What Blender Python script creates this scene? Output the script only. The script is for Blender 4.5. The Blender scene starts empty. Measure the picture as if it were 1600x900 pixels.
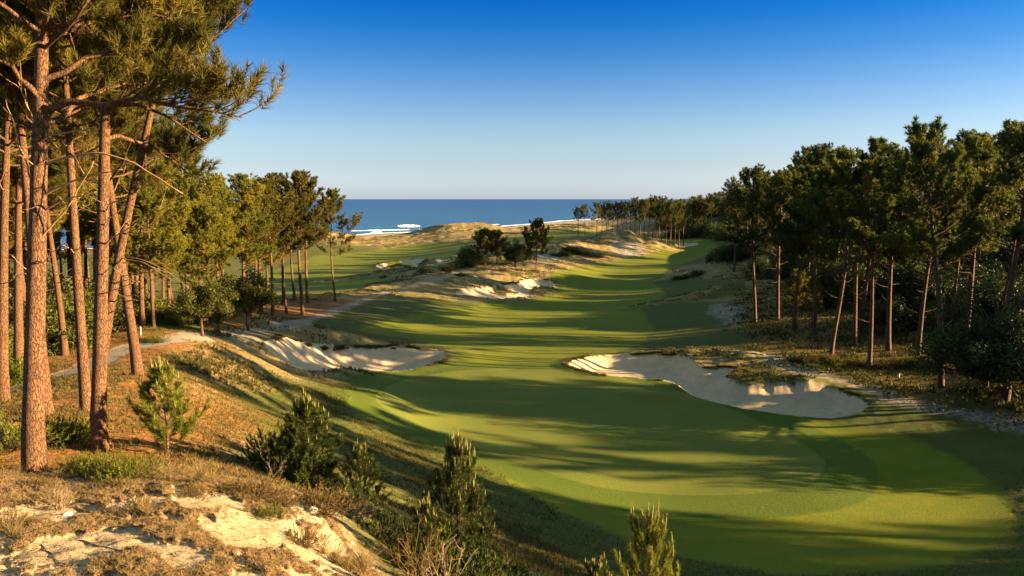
import bpy, math
import numpy as np
from math import radians, sin, cos, pi
sc = bpy.context.scene
C = sc.collection

# ------------------------------------------------------------------ camera, sky, sun, exposure
CAM_Z = 14.0
F = 1155.0                       # focal length in pixels of a 1600 px wide frame
PITCH = math.atan((450-311)/F)
cam_d = bpy.data.cameras.new('camera'); cam = bpy.data.objects.new('camera', cam_d); C.objects.link(cam)
cam_d.sensor_width = 36; cam_d.lens = F/1600*36; cam_d.clip_start = 0.1; cam_d.clip_end = 120000
cam.location = (0, 0, CAM_Z); cam.rotation_euler = (pi/2-PITCH, 0, 0)
sc.camera = cam

SUN_EL, SUN_BACK = 12.0, 4.0     # degrees above the horizon, degrees behind the camera's right hand
se, sb = radians(SUN_EL), radians(SUN_BACK)
to_sun = np.array([cos(sb)*cos(se), -sin(sb)*cos(se), sin(se)])
sun_d = bpy.data.lights.new('sun', 'SUN'); sun = bpy.data.objects.new('sun', sun_d); C.objects.link(sun)
sun_d.energy = 5.0; sun_d.angle = radians(0.5); sun_d.color = (1.0, 0.69, 0.33)
sun.rotation_euler = (pi/2-se, 0, math.atan2(to_sun[1], to_sun[0])+pi/2)
world = bpy.data.worlds.new('World'); sc.world = world; world.use_nodes = True
wn = world.node_tree.nodes; wl = world.node_tree.links
bg = wn['Background']; bg.inputs[1].default_value = 0.10
sky = wn.new('ShaderNodeTexSky'); sky.sky_type = 'NISHITA'; sky.sun_disc = False
sky.sun_elevation = se; sky.sun_rotation = radians(90+SUN_BACK)
sky.air_density = 1.0; sky.dust_density = 0.6; sky.ozone_density = 3.0
geo = wn.new('ShaderNodeTexCoord'); sep = wn.new('ShaderNodeSeparateXYZ'); wl.new(geo.outputs['Generated'], sep.inputs[0])
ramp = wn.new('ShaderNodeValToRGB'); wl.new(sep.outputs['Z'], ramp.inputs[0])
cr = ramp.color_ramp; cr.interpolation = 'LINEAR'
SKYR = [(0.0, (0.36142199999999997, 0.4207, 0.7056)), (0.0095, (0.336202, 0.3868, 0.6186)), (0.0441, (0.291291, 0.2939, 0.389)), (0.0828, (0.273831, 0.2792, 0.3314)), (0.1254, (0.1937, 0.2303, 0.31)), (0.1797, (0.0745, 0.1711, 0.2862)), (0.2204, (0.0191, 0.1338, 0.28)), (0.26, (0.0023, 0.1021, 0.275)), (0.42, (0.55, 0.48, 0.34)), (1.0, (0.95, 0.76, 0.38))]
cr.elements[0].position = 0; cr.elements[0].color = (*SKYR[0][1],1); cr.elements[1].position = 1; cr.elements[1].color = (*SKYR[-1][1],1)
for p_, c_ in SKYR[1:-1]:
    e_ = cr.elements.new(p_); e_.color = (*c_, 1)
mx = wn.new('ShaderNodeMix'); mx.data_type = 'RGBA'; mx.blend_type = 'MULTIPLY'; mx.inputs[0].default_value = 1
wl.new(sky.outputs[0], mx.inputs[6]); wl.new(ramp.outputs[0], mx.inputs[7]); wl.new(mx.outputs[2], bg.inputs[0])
sc.view_settings.view_transform = 'Standard'; sc.view_settings.look = 'None'
sc.view_settings.gamma = 1; sc.view_settings.exposure = 2.8; sc.view_settings.use_curve_mapping = False
sc.cycles.max_bounces = 5; sc.cycles.diffuse_bounces = 2; sc.cycles.transmission_bounces = 3; sc.cycles.transparent_max_bounces = 4
sc.cycles.use_denoising = True

# ------------------------------------------------------------------ helpers
rng = np.random.default_rng(7)
def ray(px, py):
    a = (np.asarray(px, float)-800)/F; b = (450-np.asarray(py, float))/F
    cp, sp = cos(PITCH), sin(PITCH)
    y = cp+b*sp; z = -sp+b*cp
    return a/y, z/y              # x and z per metre of forward distance
def pD(px, py, D):
    kx, kz = ray(px, py); return np.array([kx*D, D, CAM_Z+kz*D])
def pZ(px, py, z):
    kx, kz = ray(px, py); D = (z-CAM_Z)/kz; return np.array([kx*D, D, z])

def tag(o, label=None, cat=None, group=None, kind=None):
    if label: o['label'] = label
    if cat: o['category'] = cat
    if group: o['group'] = group
    if kind: o['kind'] = kind
    return o
def link(o, parent=None):
    C.objects.link(o)
    if parent: o.parent = parent
    return o
def empty(name, loc, rz=0, s=1):
    o = bpy.data.objects.new(name, None); o.location = loc; o.rotation_euler = (0, 0, rz); o.scale = (s, s, s) if np.isscalar(s) else s
    o.empty_display_size = .2
    return link(o)
def mesh_np(name, V, faces_flat, counts, mat, attrs=None, smooth=False):
    me = bpy.data.meshes.new(name)
    V = np.ascontiguousarray(V, dtype=np.float32)
    faces_flat = np.ascontiguousarray(faces_flat, dtype=np.int32)
    me.vertices.add(len(V)); me.vertices.foreach_set('co', V.ravel())
    me.loops.add(len(faces_flat)); me.loops.foreach_set('vertex_index', faces_flat)
    nf = len(counts); me.polygons.add(nf)
    st = np.concatenate(([0], np.cumsum(counts)[:-1])).astype(np.int32)
    me.polygons.foreach_set('loop_start', st); me.polygons.foreach_set('loop_total', np.asarray(counts, dtype=np.int32))
    if smooth: me.polygons.foreach_set('use_smooth', np.ones(nf, dtype=bool))
    for k, a in (attrs or {}).items():
        if a.ndim == 1:
            at = me.attributes.new(k, 'FLOAT', 'POINT'); at.data.foreach_set('value', a.astype(np.float32))
        else:
            at = me.attributes.new(k, 'FLOAT_COLOR', 'POINT'); at.data.foreach_set('color', a.astype(np.float32).ravel())
    me.update(calc_edges=True)
    if mat: me.materials.append(mat)
    return me
def obj(name, me, parent=None):
    return link(bpy.data.objects.new(name, me), parent)
def norm(v): return v/np.maximum(np.linalg.norm(v, axis=-1, keepdims=True), 1e-9)

class Bag:                        # collects geometry for ONE mesh
    def __init__(s): s.V=[]; s.Fc=[]; s.N=[]; s.T=[]; s.n=0
    def add(s, V, F_, k, tint=None):
        V = V.reshape(-1, 3); s.V.append(V); s.Fc.append((F_+s.n).ravel()); s.N.append(np.full(F_.size//k, k))
        s.T.append(np.zeros(len(V)) if tint is None else tint); s.n += len(V)
    def mesh(s, name, mat, smooth=False):
        return mesh_np(name, np.concatenate(s.V), np.concatenate(s.Fc), np.concatenate(s.N), mat, {'tint': np.concatenate(s.T)}, smooth)
def tubes(bag, P, R, sides=6, tint=0.0, rough=0.0, r_=None):   # P (M,K,3) centre lines, R (M,K) radii
    M, K, _ = P.shape
    T = np.gradient(P, axis=1); T = norm(T)
    ref = np.where(np.abs(T[:, :1, 2:3]) > .9, np.array([1., 0, 0]), np.array([0, 0, 1.]))
    U = norm(np.cross(T, np.broadcast_to(ref, T.shape))); W = np.cross(T, U)
    a = np.arange(sides)*2*pi/sides
    rr = R[:, :, None, None]
    if rough: rr = rr*(1+rough*(rng if r_ is None else r_).normal(size=(M, K, sides, 1)))
    V = P[:, :, None, :]+rr*(np.cos(a)[None, None, :, None]*U[:, :, None, :]+np.sin(a)[None, None, :, None]*W[:, :, None, :])
    idx = np.arange(M*K*sides).reshape(M, K, sides)
    n = np.roll(idx, -1, axis=2)
    Fc = np.stack([idx[:, :-1], n[:, :-1], n[:, 1:], idx[:, 1:]], axis=-1).reshape(-1, 4)
    bag.add(V, Fc, 4, np.full(M*K*sides, float(tint)))
    cap = idx[:, -1, :].reshape(-1, sides); s0 = bag.n-M*K*sides
    bag.Fc.append((cap+s0).ravel()); bag.N.append(np.full(len(cap), sides))

# ---- noise
def _h(ix, iy, s):
    h = (ix*374761393+iy*668265263+s*974711+12345).astype(np.uint32)
    h = (h ^ (h >> np.uint32(13)))*np.uint32(1274126177); h = h ^ (h >> np.uint32(16))
    return h.astype(np.float64)/4294967295.0*2-1
def vnoise(x, y, s=0):
    ix = np.floor(x).astype(np.int64); iy = np.floor(y).astype(np.int64); fx = x-ix; fy = y-iy
    u = fx*fx*fx*(fx*(fx*6-15)+10); v = fy*fy*fy*(fy*(fy*6-15)+10)
    return (_h(ix, iy, s)*(1-u)+_h(ix+1, iy, s)*u)*(1-v)+(_h(ix, iy+1, s)*(1-u)+_h(ix+1, iy+1, s)*u)*v
def fbm(x, y, sc_, o=4, s=0):
    x, y = np.broadcast_arrays(x, y); r = np.zeros(np.shape(x)); a = 1; t = 0; c, d = cos(.6), sin(.6); x = np.asarray(x)/sc_; y = np.asarray(y)/sc_
    for i in range(o):
        r += a*vnoise(x, y, s+i*17); t += a; a *= .5; x, y = (c*x-d*y)*2.03+3.1, (d*x+c*y)*2.03+1.7
    return r/t
def sst(a, b, x):
    t = np.clip((x-a)/(b-a), 0, 1); return t*t*(3-2*t)

# ------------------------------------------------------------------ terrain height field
CP = []
def g(px, py, z): CP.append(pZ(px, py, z))
def d(px, py, D): CP.append(pD(px, py, D))
def w(x, y, z): CP.append(np.array([x, y, z], float))
for a in [(1000,860,.6),(1290,740,0),(800,650,0),(1000,680,-.1),(640,620,.3),(940,575,0),(1580,830,0),(1500,760,0),(1590,690,.6),(1300,650,0),(1180,620,0),(900,750,.2),(1150,860,.2),(1400,880,0),
          (1000,520,-.9),(900,500,-1.2),(800,530,-.6),(1000,440,-1.6),(1080,400,-1.2),(1100,380,-.2),(900,450,-1.6),(950,420,-1.2),(760,485,-1.3),(650,500,-.7),(620,530,-.1),
          (1220,500,1.0),(1160,440,1.4),(1300,555,.7),(1470,605,.8),(1250,575,.5),(1400,640,.5),(1590,640,1.4),(600,465,.3),(700,440,.6),(820,425,0),(720,420,1.0),(780,405,1.8),(840,415,.8),
          (525,472,.6),(475,492,1.0),(440,440,-2),(600,400,-2),(660,386,-2.3),(500,410,-2),(560,430,-1.8),(1000,388,.5),(1060,372,.4)]: g(*a)
for a in [(320,525,46),(215,585,26),(130,575,31),(52,738,12),(155,708,14.8),(135,640,18.5),(5,628,21),(400,512,60),(330,565,36),(440,550,50),(560,570,57),(690,560,62),(450,592,44),(360,605,33),
          (450,640,34),(560,640,40),(600,610,47),(370,700,20),(460,700,24),(560,700,30),(640,705,35),(600,740,26),(700,760,28.5),(760,800,26),(850,850,23.5),(960,880,24),(700,890,14),(780,890,16),(900,895,19),
          (560,890,10),(500,890,8.2),(300,890,7),(0,890,7),(0,735,12),(200,745,12),(330,752,12),(430,765,11.8),(520,810,11),(60,560,34),(20,605,27),(100,500,50),(0,500,52),(230,495,58),(250,462,95),(90,450,110),(370,495,66),
          (480,760,16),(560,810,14),(300,690,17)]: d(*a)
for a in [(0,0,11.6),(-8,1,11.8),(-14,4,11.6),(4,3,10.6),(9,4,8.2),(3.2,9,7.6),(14,10,4),(20,20,2),(30,30,1.5),(40,10,2),(0,-12,12),(-20,-10,12),(20,-15,6),(60,30,3),(60,70,4),(90,100,7),(50,100,3),(110,160,9),
          (80,200,7),(130,60,8),(-60,60,6),(-60,20,9),(-100,90,4),(-150,150,1),(-120,30,8),(200,250,12),(120,300,8),(300,400,14),(-40,160,-1.8),(-80,160,-1),(40,300,1),(90,380,6),(150,450,12),
          (300,700,12),(100,700,1),(600,1000,12),(1500,2000,15),(400,-300,10),(-400,-300,4),(0,-300,10),(800,0,12),(-300,0,2),(-200,250,-2)]: w(*a)
for a in [(600,375,300,),(500,366,300),(700,368,300),(560,371,345),(640,371,350),(800,367,330),(860,362,350),(930,366,330),(400,368,330),(820,360,420),(960,362,450),(1020,352,380)]: d(*a)
CP = np.array(CP)
def warp(x, y):
    r = np.hypot(x, y)+1e-9; k = np.log1p(r/12)/r; return x*k, y*k
cx, cy = warp(CP[:, 0], CP[:, 1])
def tk(r2): return .5*r2*np.log(r2+1e-12)
Kn = len(CP); A = np.zeros((Kn+3, Kn+3))
A[:Kn, :Kn] = tk((cx[:, None]-cx)**2+(cy[:, None]-cy)**2)+np.eye(Kn)*0.0015
A[:Kn, Kn] = 1; A[:Kn, Kn+1] = cx; A[:Kn, Kn+2] = cy; A[Kn:, :Kn] = A[:Kn, Kn:].T
sol = np.linalg.solve(A, np.concatenate([CP[:, 2], [0, 0, 0]]))
SHORE = np.array([(-900,-600),(-420,0),(-230,270),(-96,450),(-5,600),(60,760),(190,1000),(430,1700),(800,2900),(1500,5600)], float)
def shore_dist(x, y):                       # positive inland
    best = np.full(x.shape, 1e9); sg = np.ones(x.shape)
    for i in range(len(SHORE)-1):
        a, b = SHORE[i], SHORE[i+1]; e = b-a; L2 = e@e
        t = np.clip(((x-a[0])*e[0]+(y-a[1])*e[1])/L2, 0, 1)
        dx = x-a[0]-t*e[0]; dy = y-a[1]-t*e[1]; dd = np.hypot(dx, dy)
        cr_ = e[0]*dy-e[1]*dx
        m = dd < best; best = np.where(m, dd, best); sg = np.where(m, np.where(cr_ > 0, -1, 1), sg)
    return best*sg
BUMPS = []     # centre x,y, half-length along, half-width across, angle, height, roughness
def bump(px, py, D, L, W, ang, h, ro=.25): 
    kx, _ = ray(px, py); BUMPS.append((kx*D, D, L, W, radians(ang), h, ro))
bump(735,360,330, 30,20, 8, 4.6,.30)      # big dune before the sea
bump(690,366,335, 24,12,-10,1.2,.4)
bump(820,362,360, 50,12, 8,.5,.4)
bump(880,355,430, 30,18, 15,3.8,.4)
bump(935,358,430, 26,14, 0,1.8,.4)
bump(955,385,205, 14,7, 12,3.0,.35)       # mound beside the far fairway
bump(1005,392,205, 12,5,-8,1.9,.35)
bump(905,398,190, 12,6, 20,2.0,.35)
bump(868,400,176, 9,4, 25,1.7,.4)
bump(735,418,140, 15,4.5, 14,1.0,.4)
bump(590,432,142, 14,3.2, 32,.9,.5)
bump(655,418,158, 11,3.2, 25,.9,.5)
bump(690,432,120, 10,3, 22,1.1,.5)
bump(790,433,132, 6,2.0, -12,.8,.5)
bump(1110,428,138, 10,4, 10,1.4,.35)      # mound right of the fairway
bump(1170,425,140, 8,4, 0,1.0,.35)
bump(1090,470,104, 12,1.3, 3,.7,.3)       # ridge lip
bump(1160,467,104, 9,1.5, 0,.8,.3)
bump(560,372,290, 45,10, 15,.5,.7); bump(640,378,275,25,7,10,.6,.8)
bump(480,378,285, 30,9, 20,1.2,.6)
bump(470,528,64, 7,2, 8,1.1,.4); bump(560,528,66, 6,1.6,0,.6,.5)   # back lip of the left bunker
bump(1060,553,66, 4.5,1.5,-14,.7,.5); bump(1150,562,63, 4,1.4,-20,.5,.5)
bump(1190,596,53.5, 5.5,1.4,-6,.55,.5); bump(1035,603,50, 2.6,1.0,-18,.45,.5)
bump(1285,600,53, 4,1.3,-15,.3,.5)
bump(350,545,41, 6,3.5,10,.7,.3)
bump(1050,585,56, 1.2,1,0,.0,.3)
def base_h(x, y):
    x = np.asarray(x, float); y = np.asarray(y, float); shp = x.shape; x = x.ravel(); y = y.ravel()
    out = np.empty(len(x))
    for i in range(0, len(x), 60000):
        xx, yy = x[i:i+60000], y[i:i+60000]; u, v = warp(xx, yy)
        z = tk((u[:, None]-cx)**2+(v[:, None]-cy)**2)@sol[:Kn]+sol[Kn]+sol[Kn+1]*u+sol[Kn+2]*v
        for bx, by, L, W, an, h, ro in BUMPS:
            if h == 0: continue
            dx, dy = xx-bx, yy-by; c, s = cos(an), sin(an); p = (dx*c+dy*s)/L; q = (-dx*s+dy*c)/W; e = p*p+q*q
            m = e < 9
            if m.any():
                n = fbm(xx[m], yy[m], W*.9, 3, 5)
                z[m] += h*np.exp(-e[m]*1.1)*(1+ro*n)
        far = sst(230, 330, np.hypot(xx, yy))
        z += far*fbm(xx, yy, 22, 3, 3)*.5
        s = shore_dist(xx, yy); k = sst(25, 110, s)
        beach = -8.15+np.clip(s, -400, 60)*.035
        z = np.clip(z, -8, 25)*k+beach*(1-k)
        out[i:i+60000] = z
    return out.reshape(shp)
TS = np.exp(np.linspace(math.log(4), math.log(1500), 420))
def ground_at(pts, hf=base_h):               # pixels -> points on the ground, by marching each sight line
    pts = np.asarray(pts, float).reshape(-1, 2); res = []
    for j in range(0, len(pts), 400):
        kx, kz = ray(pts[j:j+400, 0], pts[j:j+400, 1])
        X = kx[:, None]*TS; Y = np.broadcast_to(TS, X.shape); Z = CAM_Z+kz[:, None]*TS
        H = hf(X, Y); below = (Z-H) < 0
        i = np.argmax(below, axis=1); i = np.where(below.any(axis=1), np.maximum(i, 1), len(TS)-1)
        r_ = np.arange(len(i)); f0 = (Z-H)[r_, i-1]; f1 = (Z-H)[r_, i]; t = np.clip(f0/(f0-f1+1e-12), 0, 1)
        D = TS[i-1]+(TS[i]-TS[i-1])*t
        res.append(np.stack([kx*D, D, CAM_Z+kz*D], axis=1))
    return np.concatenate(res)
def smooth_poly(P, n=5, closed=True):
    P = np.asarray(P, float); out = []
    N = len(P)
    for i in range(N if closed else N-1):
        if closed: a, b, c, e = P[i-1], P[i], P[(i+1) % N], P[(i+2) % N]
        else: a, b, c, e = P[max(i-1, 0)], P[i], P[i+1], P[min(i+2, N-1)]
        for k in range(n):
            t = k/n; out.append(.5*((2*b)+(c-a)*t+(2*a-5*b+4*c-e)*t*t+(3*b-a-3*c+e)*t**3))
    if not closed: out.append(P[-1])
    return np.array(out)
def wpoly(P, n=5, closed=True): return ground_at(smooth_poly(P, n, closed))[:, :2]
def sdf(x, y, W, closed=True, margin=12):     # positive inside (closed) / minus distance (open)
    lo = W.min(0)-margin; hi = W.max(0)+margin
    m = (x > lo[0]) & (x < hi[0]) & (y > lo[1]) & (y < hi[1]); out = np.full(x.shape, -margin*1.0)
    xx, yy = x[m], y[m]; best = np.full(xx.shape, 1e9); ins = np.zeros(xx.shape, bool)
    N = len(W)
    for i in range(N if closed else N-1):
        a, b = W[i], W[(i+1) % N]; e = b-a; L2 = e@e+1e-9
        t = np.clip(((xx-a[0])*e[0]+(yy-a[1])*e[1])/L2, 0, 1)
        best = np.minimum(best, (xx-a[0]-t*e[0])**2+(yy-a[1]-t*e[1])**2)
        if closed:
            c = ((a[1] > yy) != (b[1] > yy)); 
            if a[1] != b[1]: ins ^= c & (xx < (b[0]-a[0])*(yy-a[1])/(b[1]-a[1])+a[0])
    best = np.sqrt(best)
    out[m] = np.where(ins, best, -best) if closed else -best
    return out

green_w = wpoly([(592,618),(640,596),(740,581),(860,579),(960,592),(1080,622),(1190,664),(1268,704),(1290,732),(1262,760),(1170,776),(1060,776),(930,764),(830,735),(740,702),(650,665),(600,640)])
apron_w = wpoly([(545,612),(600,590),(700,577),(720,560),(705,545),(640,530),(560,515),(600,503),(660,488),(740,478),(850,466),(880,448),(858,428),(940,412),(990,402),(1030,392),(1050,378),(1090,374),(1118,379),(1112,394),(1080,408),(1045,424),(1020,440),(1040,452),(1036,464),(1006,480),(1008,497),(1022,516),(1000,538),(940,556),(885,570),
                 (960,585),(1040,608),(1110,640),(1200,652),(1300,661),(1420,684),(1520,730),(1578,785),(1576,835),(1480,880),(1300,899),(1130,882),(1000,848),(880,800),(780,748),(700,705),(620,675),(560,645)])
fair2_w = wpoly([(300,470),(400,466),(480,458),(545,455),(600,440),(650,424),(700,412),(722,404),(724,380),(660,380),(620,386),(560,394),(490,400),(450,418),(380,430),(300,440)])
fair3_w = wpoly([(790,372),(850,362),(900,360),(955,362),(990,370),(960,380),(900,380),(850,384),(800,380)])
bunkers = {   # name -> (pixels, depth, edge width)
 'left':   ([(412,540),(440,530),(470,536),(520,540),(560,545),(610,544),(660,548),(698,553),(690,566),(660,576),(610,583),(560,581),(540,576),(510,582),(470,578),(440,563)], .9, 2.2),
 'right':  ([(884,572),(930,558),(1000,556),(1060,558),(1085,568),(1100,577),(1140,576),(1160,584),(1135,592),(1170,604),(1250,600),(1300,606),(1345,628),(1350,644),(1310,654),(1240,652),(1160,642),(1090,627),(1065,612),(1045,600),(990,594),(930,590)], .8, 1.8),
 'middle': ([(725,452),(760,447),(800,445),(830,436),(862,440),(860,450),(835,452),(858,456),(830,463),(780,467),(735,463),(712,458)], .7, 1.6),
 'far':    ([(588,414),(620,409),(650,405),(690,405),(712,404),(690,411),(650,416),(600,420)], .9, 2.0),
 'tiny':   ([(1055,381),(1072,379),(1090,380),(1085,384),(1060,385)], .5, 1.5),
}
bunk_w = {k: wpoly(v[0]) for k, v in bunkers.items()}
islands_w = [wpoly(p) for p in ([(605,411),(620,408),(640,411),(648,415),(625,417)], [(652,408),(668,405),(685,407),(678,411),(660,411)], [(1140,590),(1170,585),(1230,590),(1275,597),(1245,603),(1200,604),(1165,607)],
             [(780,447),(800,449),(812,453),(795,455),(765,452)], [(828,452),(845,450),(862,452),(850,456),(832,457)])]
path_w = wpoly([(-60,628),(20,604),(70,592),(130,576),(190,548),(250,533),(300,525),(345,521),(400,514),(450,506)], 6, False)
track_w = wpoly([(440,508),(480,500),(520,487),(560,471),(610,456),(660,443),(700,431),(722,424)], 6, False)
trail_w = wpoly([(1190,552),(1215,566),(1260,582),(1330,600),(1400,624),(1480,640),(1560,656),(1680,680)], 6, False)
dune_w = wpoly([(-300,745),(-40,730),(60,742),(200,742),(330,748),(420,760),(470,775),(520,812),(560,850),(600,900),(620,980),(300,1500),(-400,1500)])
dry_ws = [(wpoly(p), s_) for p, s_ in (
  ([(480,440),(545,425),(600,418),(650,414),(700,408),(722,402),(760,405),(800,400),(850,398),(870,385),(915,372),(955,366),(1000,372),(1035,388),(1000,401),(940,410),(880,424),(868,440),(850,462),(790,470),(720,470),(660,465),(620,462),(560,468),(500,470),(450,475),(440,462),(540,455)], .9),
  ([(300,520),(360,515),(440,510),(560,525),(640,540),(690,552),(560,590),(440,600),(330,620),(280,600)], .8),
  ([(1035,432),(1075,414),(1130,408),(1200,412),(1230,440),(1120,436),(1060,438)], 1.0),
  ([(1010,474),(1050,468),(1110,464),(1180,463),(1250,466),(1180,471),(1100,472)], 1.0),
  ([(1020,552),(1060,548),(1150,552),(1260,556),(1300,566),(1260,580),(1180,576),(1120,580),(1080,566)], 1.0),
  ([(560,760),(640,750),(720,800),(800,850),(900,880),(1000,905),(1050,960),(600,960),(480,820)], .4))]
litter_ws = [wpoly(p) for p in ([(-400,470),(0,470),(200,505),(300,520),(380,545),(410,580),(370,620),(400,700),(340,760),(0,760),(-400,760)],
  [(330,500),(420,470),(560,455),(600,462),(500,492),(420,512)],
  [(1180,380),(1170,430),(1150,470),(1160,520),(1220,560),(1300,585),(1400,615),(1500,640),(1600,660),(2600,900),(2600,330),(1500,330),(1200,345)])]
patch_ws = [wpoly(p) for p in ([(1105,478),(1150,474),(1175,490),(1160,510),(1125,505)], [(350,522),(400,518),(440,524),(440,534),(400,540),(350,536)], [(350,690),(400,685),(420,730),(380,760),(320,750)],
             [(950,385),(975,375),(1000,382),(1010,396),(970,400)], [(485,770),(530,790),(560,830),(560,870),(510,830)], [(830,400),(860,396),(880,404),(850,412)])]

def bunker_dig(x, y):
    z = np.zeros(x.shape)
    for k, W in bunk_w.items():
        s = sdf(x, y, W)
        if k == 'right' or k == 'middle' or k == 'far':
            pass
        z -= bunkers[k][1]*sst(0, bunkers[k][2], s)
        z += .05*sst(-.5, 0, s)*(1-sst(0, .25, s))+.07*sst(-1.6, -.5, s)*(1-sst(0, .2, s))
    for W in islands_w:
        s = sdf(x, y, W); z += (.42 if W[:, 1].mean() < 90 else .2)*sst(-.9, .8, s)*(.8+.4*fbm(x, y, 1.2, 3, 9))
    s = sdf(x, y, green_w); z += .22*sst(-4, 2, s)
    return z
def full_h(x, y):
    x = np.asarray(x, float); y = np.asarray(y, float)
    return base_h(x, y)+bunker_dig(x, y)

# polar sheet: fine where the camera looks, coarse round the back
r = [0.25]
while r[-1] < 4200:
    q = r[-1]
    if q < 5: s_ = .12
    elif q < 14: s_ = .028
    elif q < 30: s_ = .045
    else: s_ = max(.07, min(q*q/11500, .95 if q < 480 else q*.012))
    r.append(q+s_)
r = np.array(r)
az = np.concatenate([np.arange(-180, -39, 2.0), np.arange(-38.5, 38.55, .1), np.arange(40, 180, 2.0)])*pi/180
RR, AZ = np.meshgrid(r, az, indexing='ij')
X = RR*np.sin(AZ); Y = RR*np.cos(AZ); nr, na = X.shape
xf, yf = X.ravel(), Y.ravel()
Zb = base_h(xf, yf)
def mx_(a, b): return np.maximum(a, b)
nz = fbm(xf, yf, 2.2, 4, 21); nz2 = fbm(xf, yf, .5, 3, 31); rad = np.hypot(xf, yf)
sd_green = sdf(xf, yf, green_w); sd_apr = sdf(xf, yf, apron_w)
M_green = sst(-.06, .06, sd_green)
M_coll = sst(-2.65, -2.4, sd_green+.06*nz2)*(1-M_green)
M_fair = mx_(sst(-.45, .45, sd_apr+.3*nz2+.25*nz), mx_(sst(-.3, .3, sdf(xf, yf, fair2_w)+.6*nz), sst(-.5, .5, sdf(xf, yf, fair3_w)+1.5*nz)))
M_sand = np.zeros(len(xf)); bunk_s = {}
for k, W in bunk_w.items():
    s = sdf(xf, yf, W); ns = 0.10*nz+.10*nz2 if k != 'tiny' else .2*nz
    bunk_s[k] = s+ns; M_sand = mx_(M_sand, sst(-.05, .05, s+ns))
isl = np.full(len(xf), -9.)
for W in islands_w: isl = mx_(isl, sdf(xf, yf, W)+.25*nz+.35*nz2)
M_sand *= 1-sst(-.1, .1, isl)
M_path = sst(-.8, -.65, sdf(xf, yf, path_w, False)+.1*nz2)
M_track = sst(-1.15, -.4, sdf(xf, yf, track_w, False)+.55*nz+.3*nz2)
M_trail = sst(-1.5, -.4, sdf(xf, yf, trail_w, False)+.9*nz+.5*nz2)
for W in patch_ws: M_trail = mx_(M_trail, sst(-.4, 1.2, sdf(xf, yf, W)+1.1*nz+.6*nz2))
M_dry = sst(245, 275, rad+30*fbm(xf, yf, 30, 3, 77)+np.where(xf < 0, 0, 0))*(1-sst(.19, .26, xf/np.maximum(yf, 1)))
for W, s_ in dry_ws: M_dry = mx_(M_dry, s_*sst(-1.2, 1.2, sdf(xf, yf, W)+1.2*nz))
for bx, by, L_, W_, an, h_, ro_ in BUMPS:
    if h_ >= .5 and 55 < by < 260 and W_ > 1.2:
        dx, dy = xf-bx, yf-by; e_ = ((dx*cos(an)+dy*sin(an))/L_)**2+((-dx*sin(an)+dy*cos(an))/W_)**2
        mm_ = sst(1.5, .7, e_+.5*nz); M_dry = mx_(M_dry, mm_); M_fair = M_fair*(1-mm_)
s_beach = shore_dist(xf, yf)
M_lit = np.zeros(len(xf))
for i_, W in enumerate(litter_ws): M_lit = mx_(M_lit, (.5 if i_ == 2 else 1)*sst(-1.5, 1.5, sdf(xf, yf, W, True, 30)+2*nz))
sd_dune = sdf(xf, yf, dune_w); M_dune = sst(-.35, .35, sd_dune+.45*nz+.3*nz2)
M_beach = 1-sst(40, 80, s_beach+14*nz)
# fine relief
streak = fbm(xf*.59-yf*.81, (xf*.81+yf*.59)*2.6, 1.0, 5, 91)
mat_ = sst(.02, .2, streak+.55*sst(11.0, 12.6, rad)+.15*nz-.01)        # brown mats on the near dune, closing towards its crest
Z = Zb+bunker_dig(xf, yf)
near = 1-sst(30, 60, rad)
Z += M_dune*near*(.10*fbm(xf, yf, 1.3, 3, 41)+.022*fbm(xf, yf, .18, 3, 42)+mat_*.045*(1+fbm(xf, yf, .07, 2, 43)))
roughm = (1-M_fair)*(1-M_green)*(1-M_sand)*(1-M_path)*(1-M_dune)
Z += roughm*(.05*near*nz2+.16*fbm(xf, yf, 1.7, 4, 51)*(.4+M_dry)+.35*M_dry*sst(60, 110, rad)*fbm(xf, yf, 3.2, 4, 52))
Z += M_sand*(.03*fbm(xf, yf, .6, 3, 61)+.10*fbm(xf, yf, 3, 2, 62))
Z += (M_fair+M_green)*.10*fbm(xf, yf, 9, 3, 66)
V = np.stack([xf, yf, Z], axis=1)
def surf(x, y):                              # height of the finished sheet at (x, y)
    x = np.asarray(x, float); y = np.asarray(y, float)
    rr_ = np.hypot(x, y); aa = np.arctan2(x, y)
    i = np.clip(np.searchsorted(r, rr_)-1, 0, nr-2); j = np.clip(np.searchsorted(az, aa)-1, 0, na-2)
    u = np.clip((rr_-r[i])/(r[i+1]-r[i]), 0, 1); v = np.clip((aa-az[j])/(az[j+1]-az[j]), 0, 1)
    Zg = Z.reshape(nr, na)
    return (Zg[i, j]*(1-u)+Zg[i+1, j]*u)*(1-v)+(Zg[i, j+1]*(1-u)+Zg[i+1, j+1]*u)*v
def at(px, py):
    p = ground_at([(px, py)], surf)[0]; return p

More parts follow.
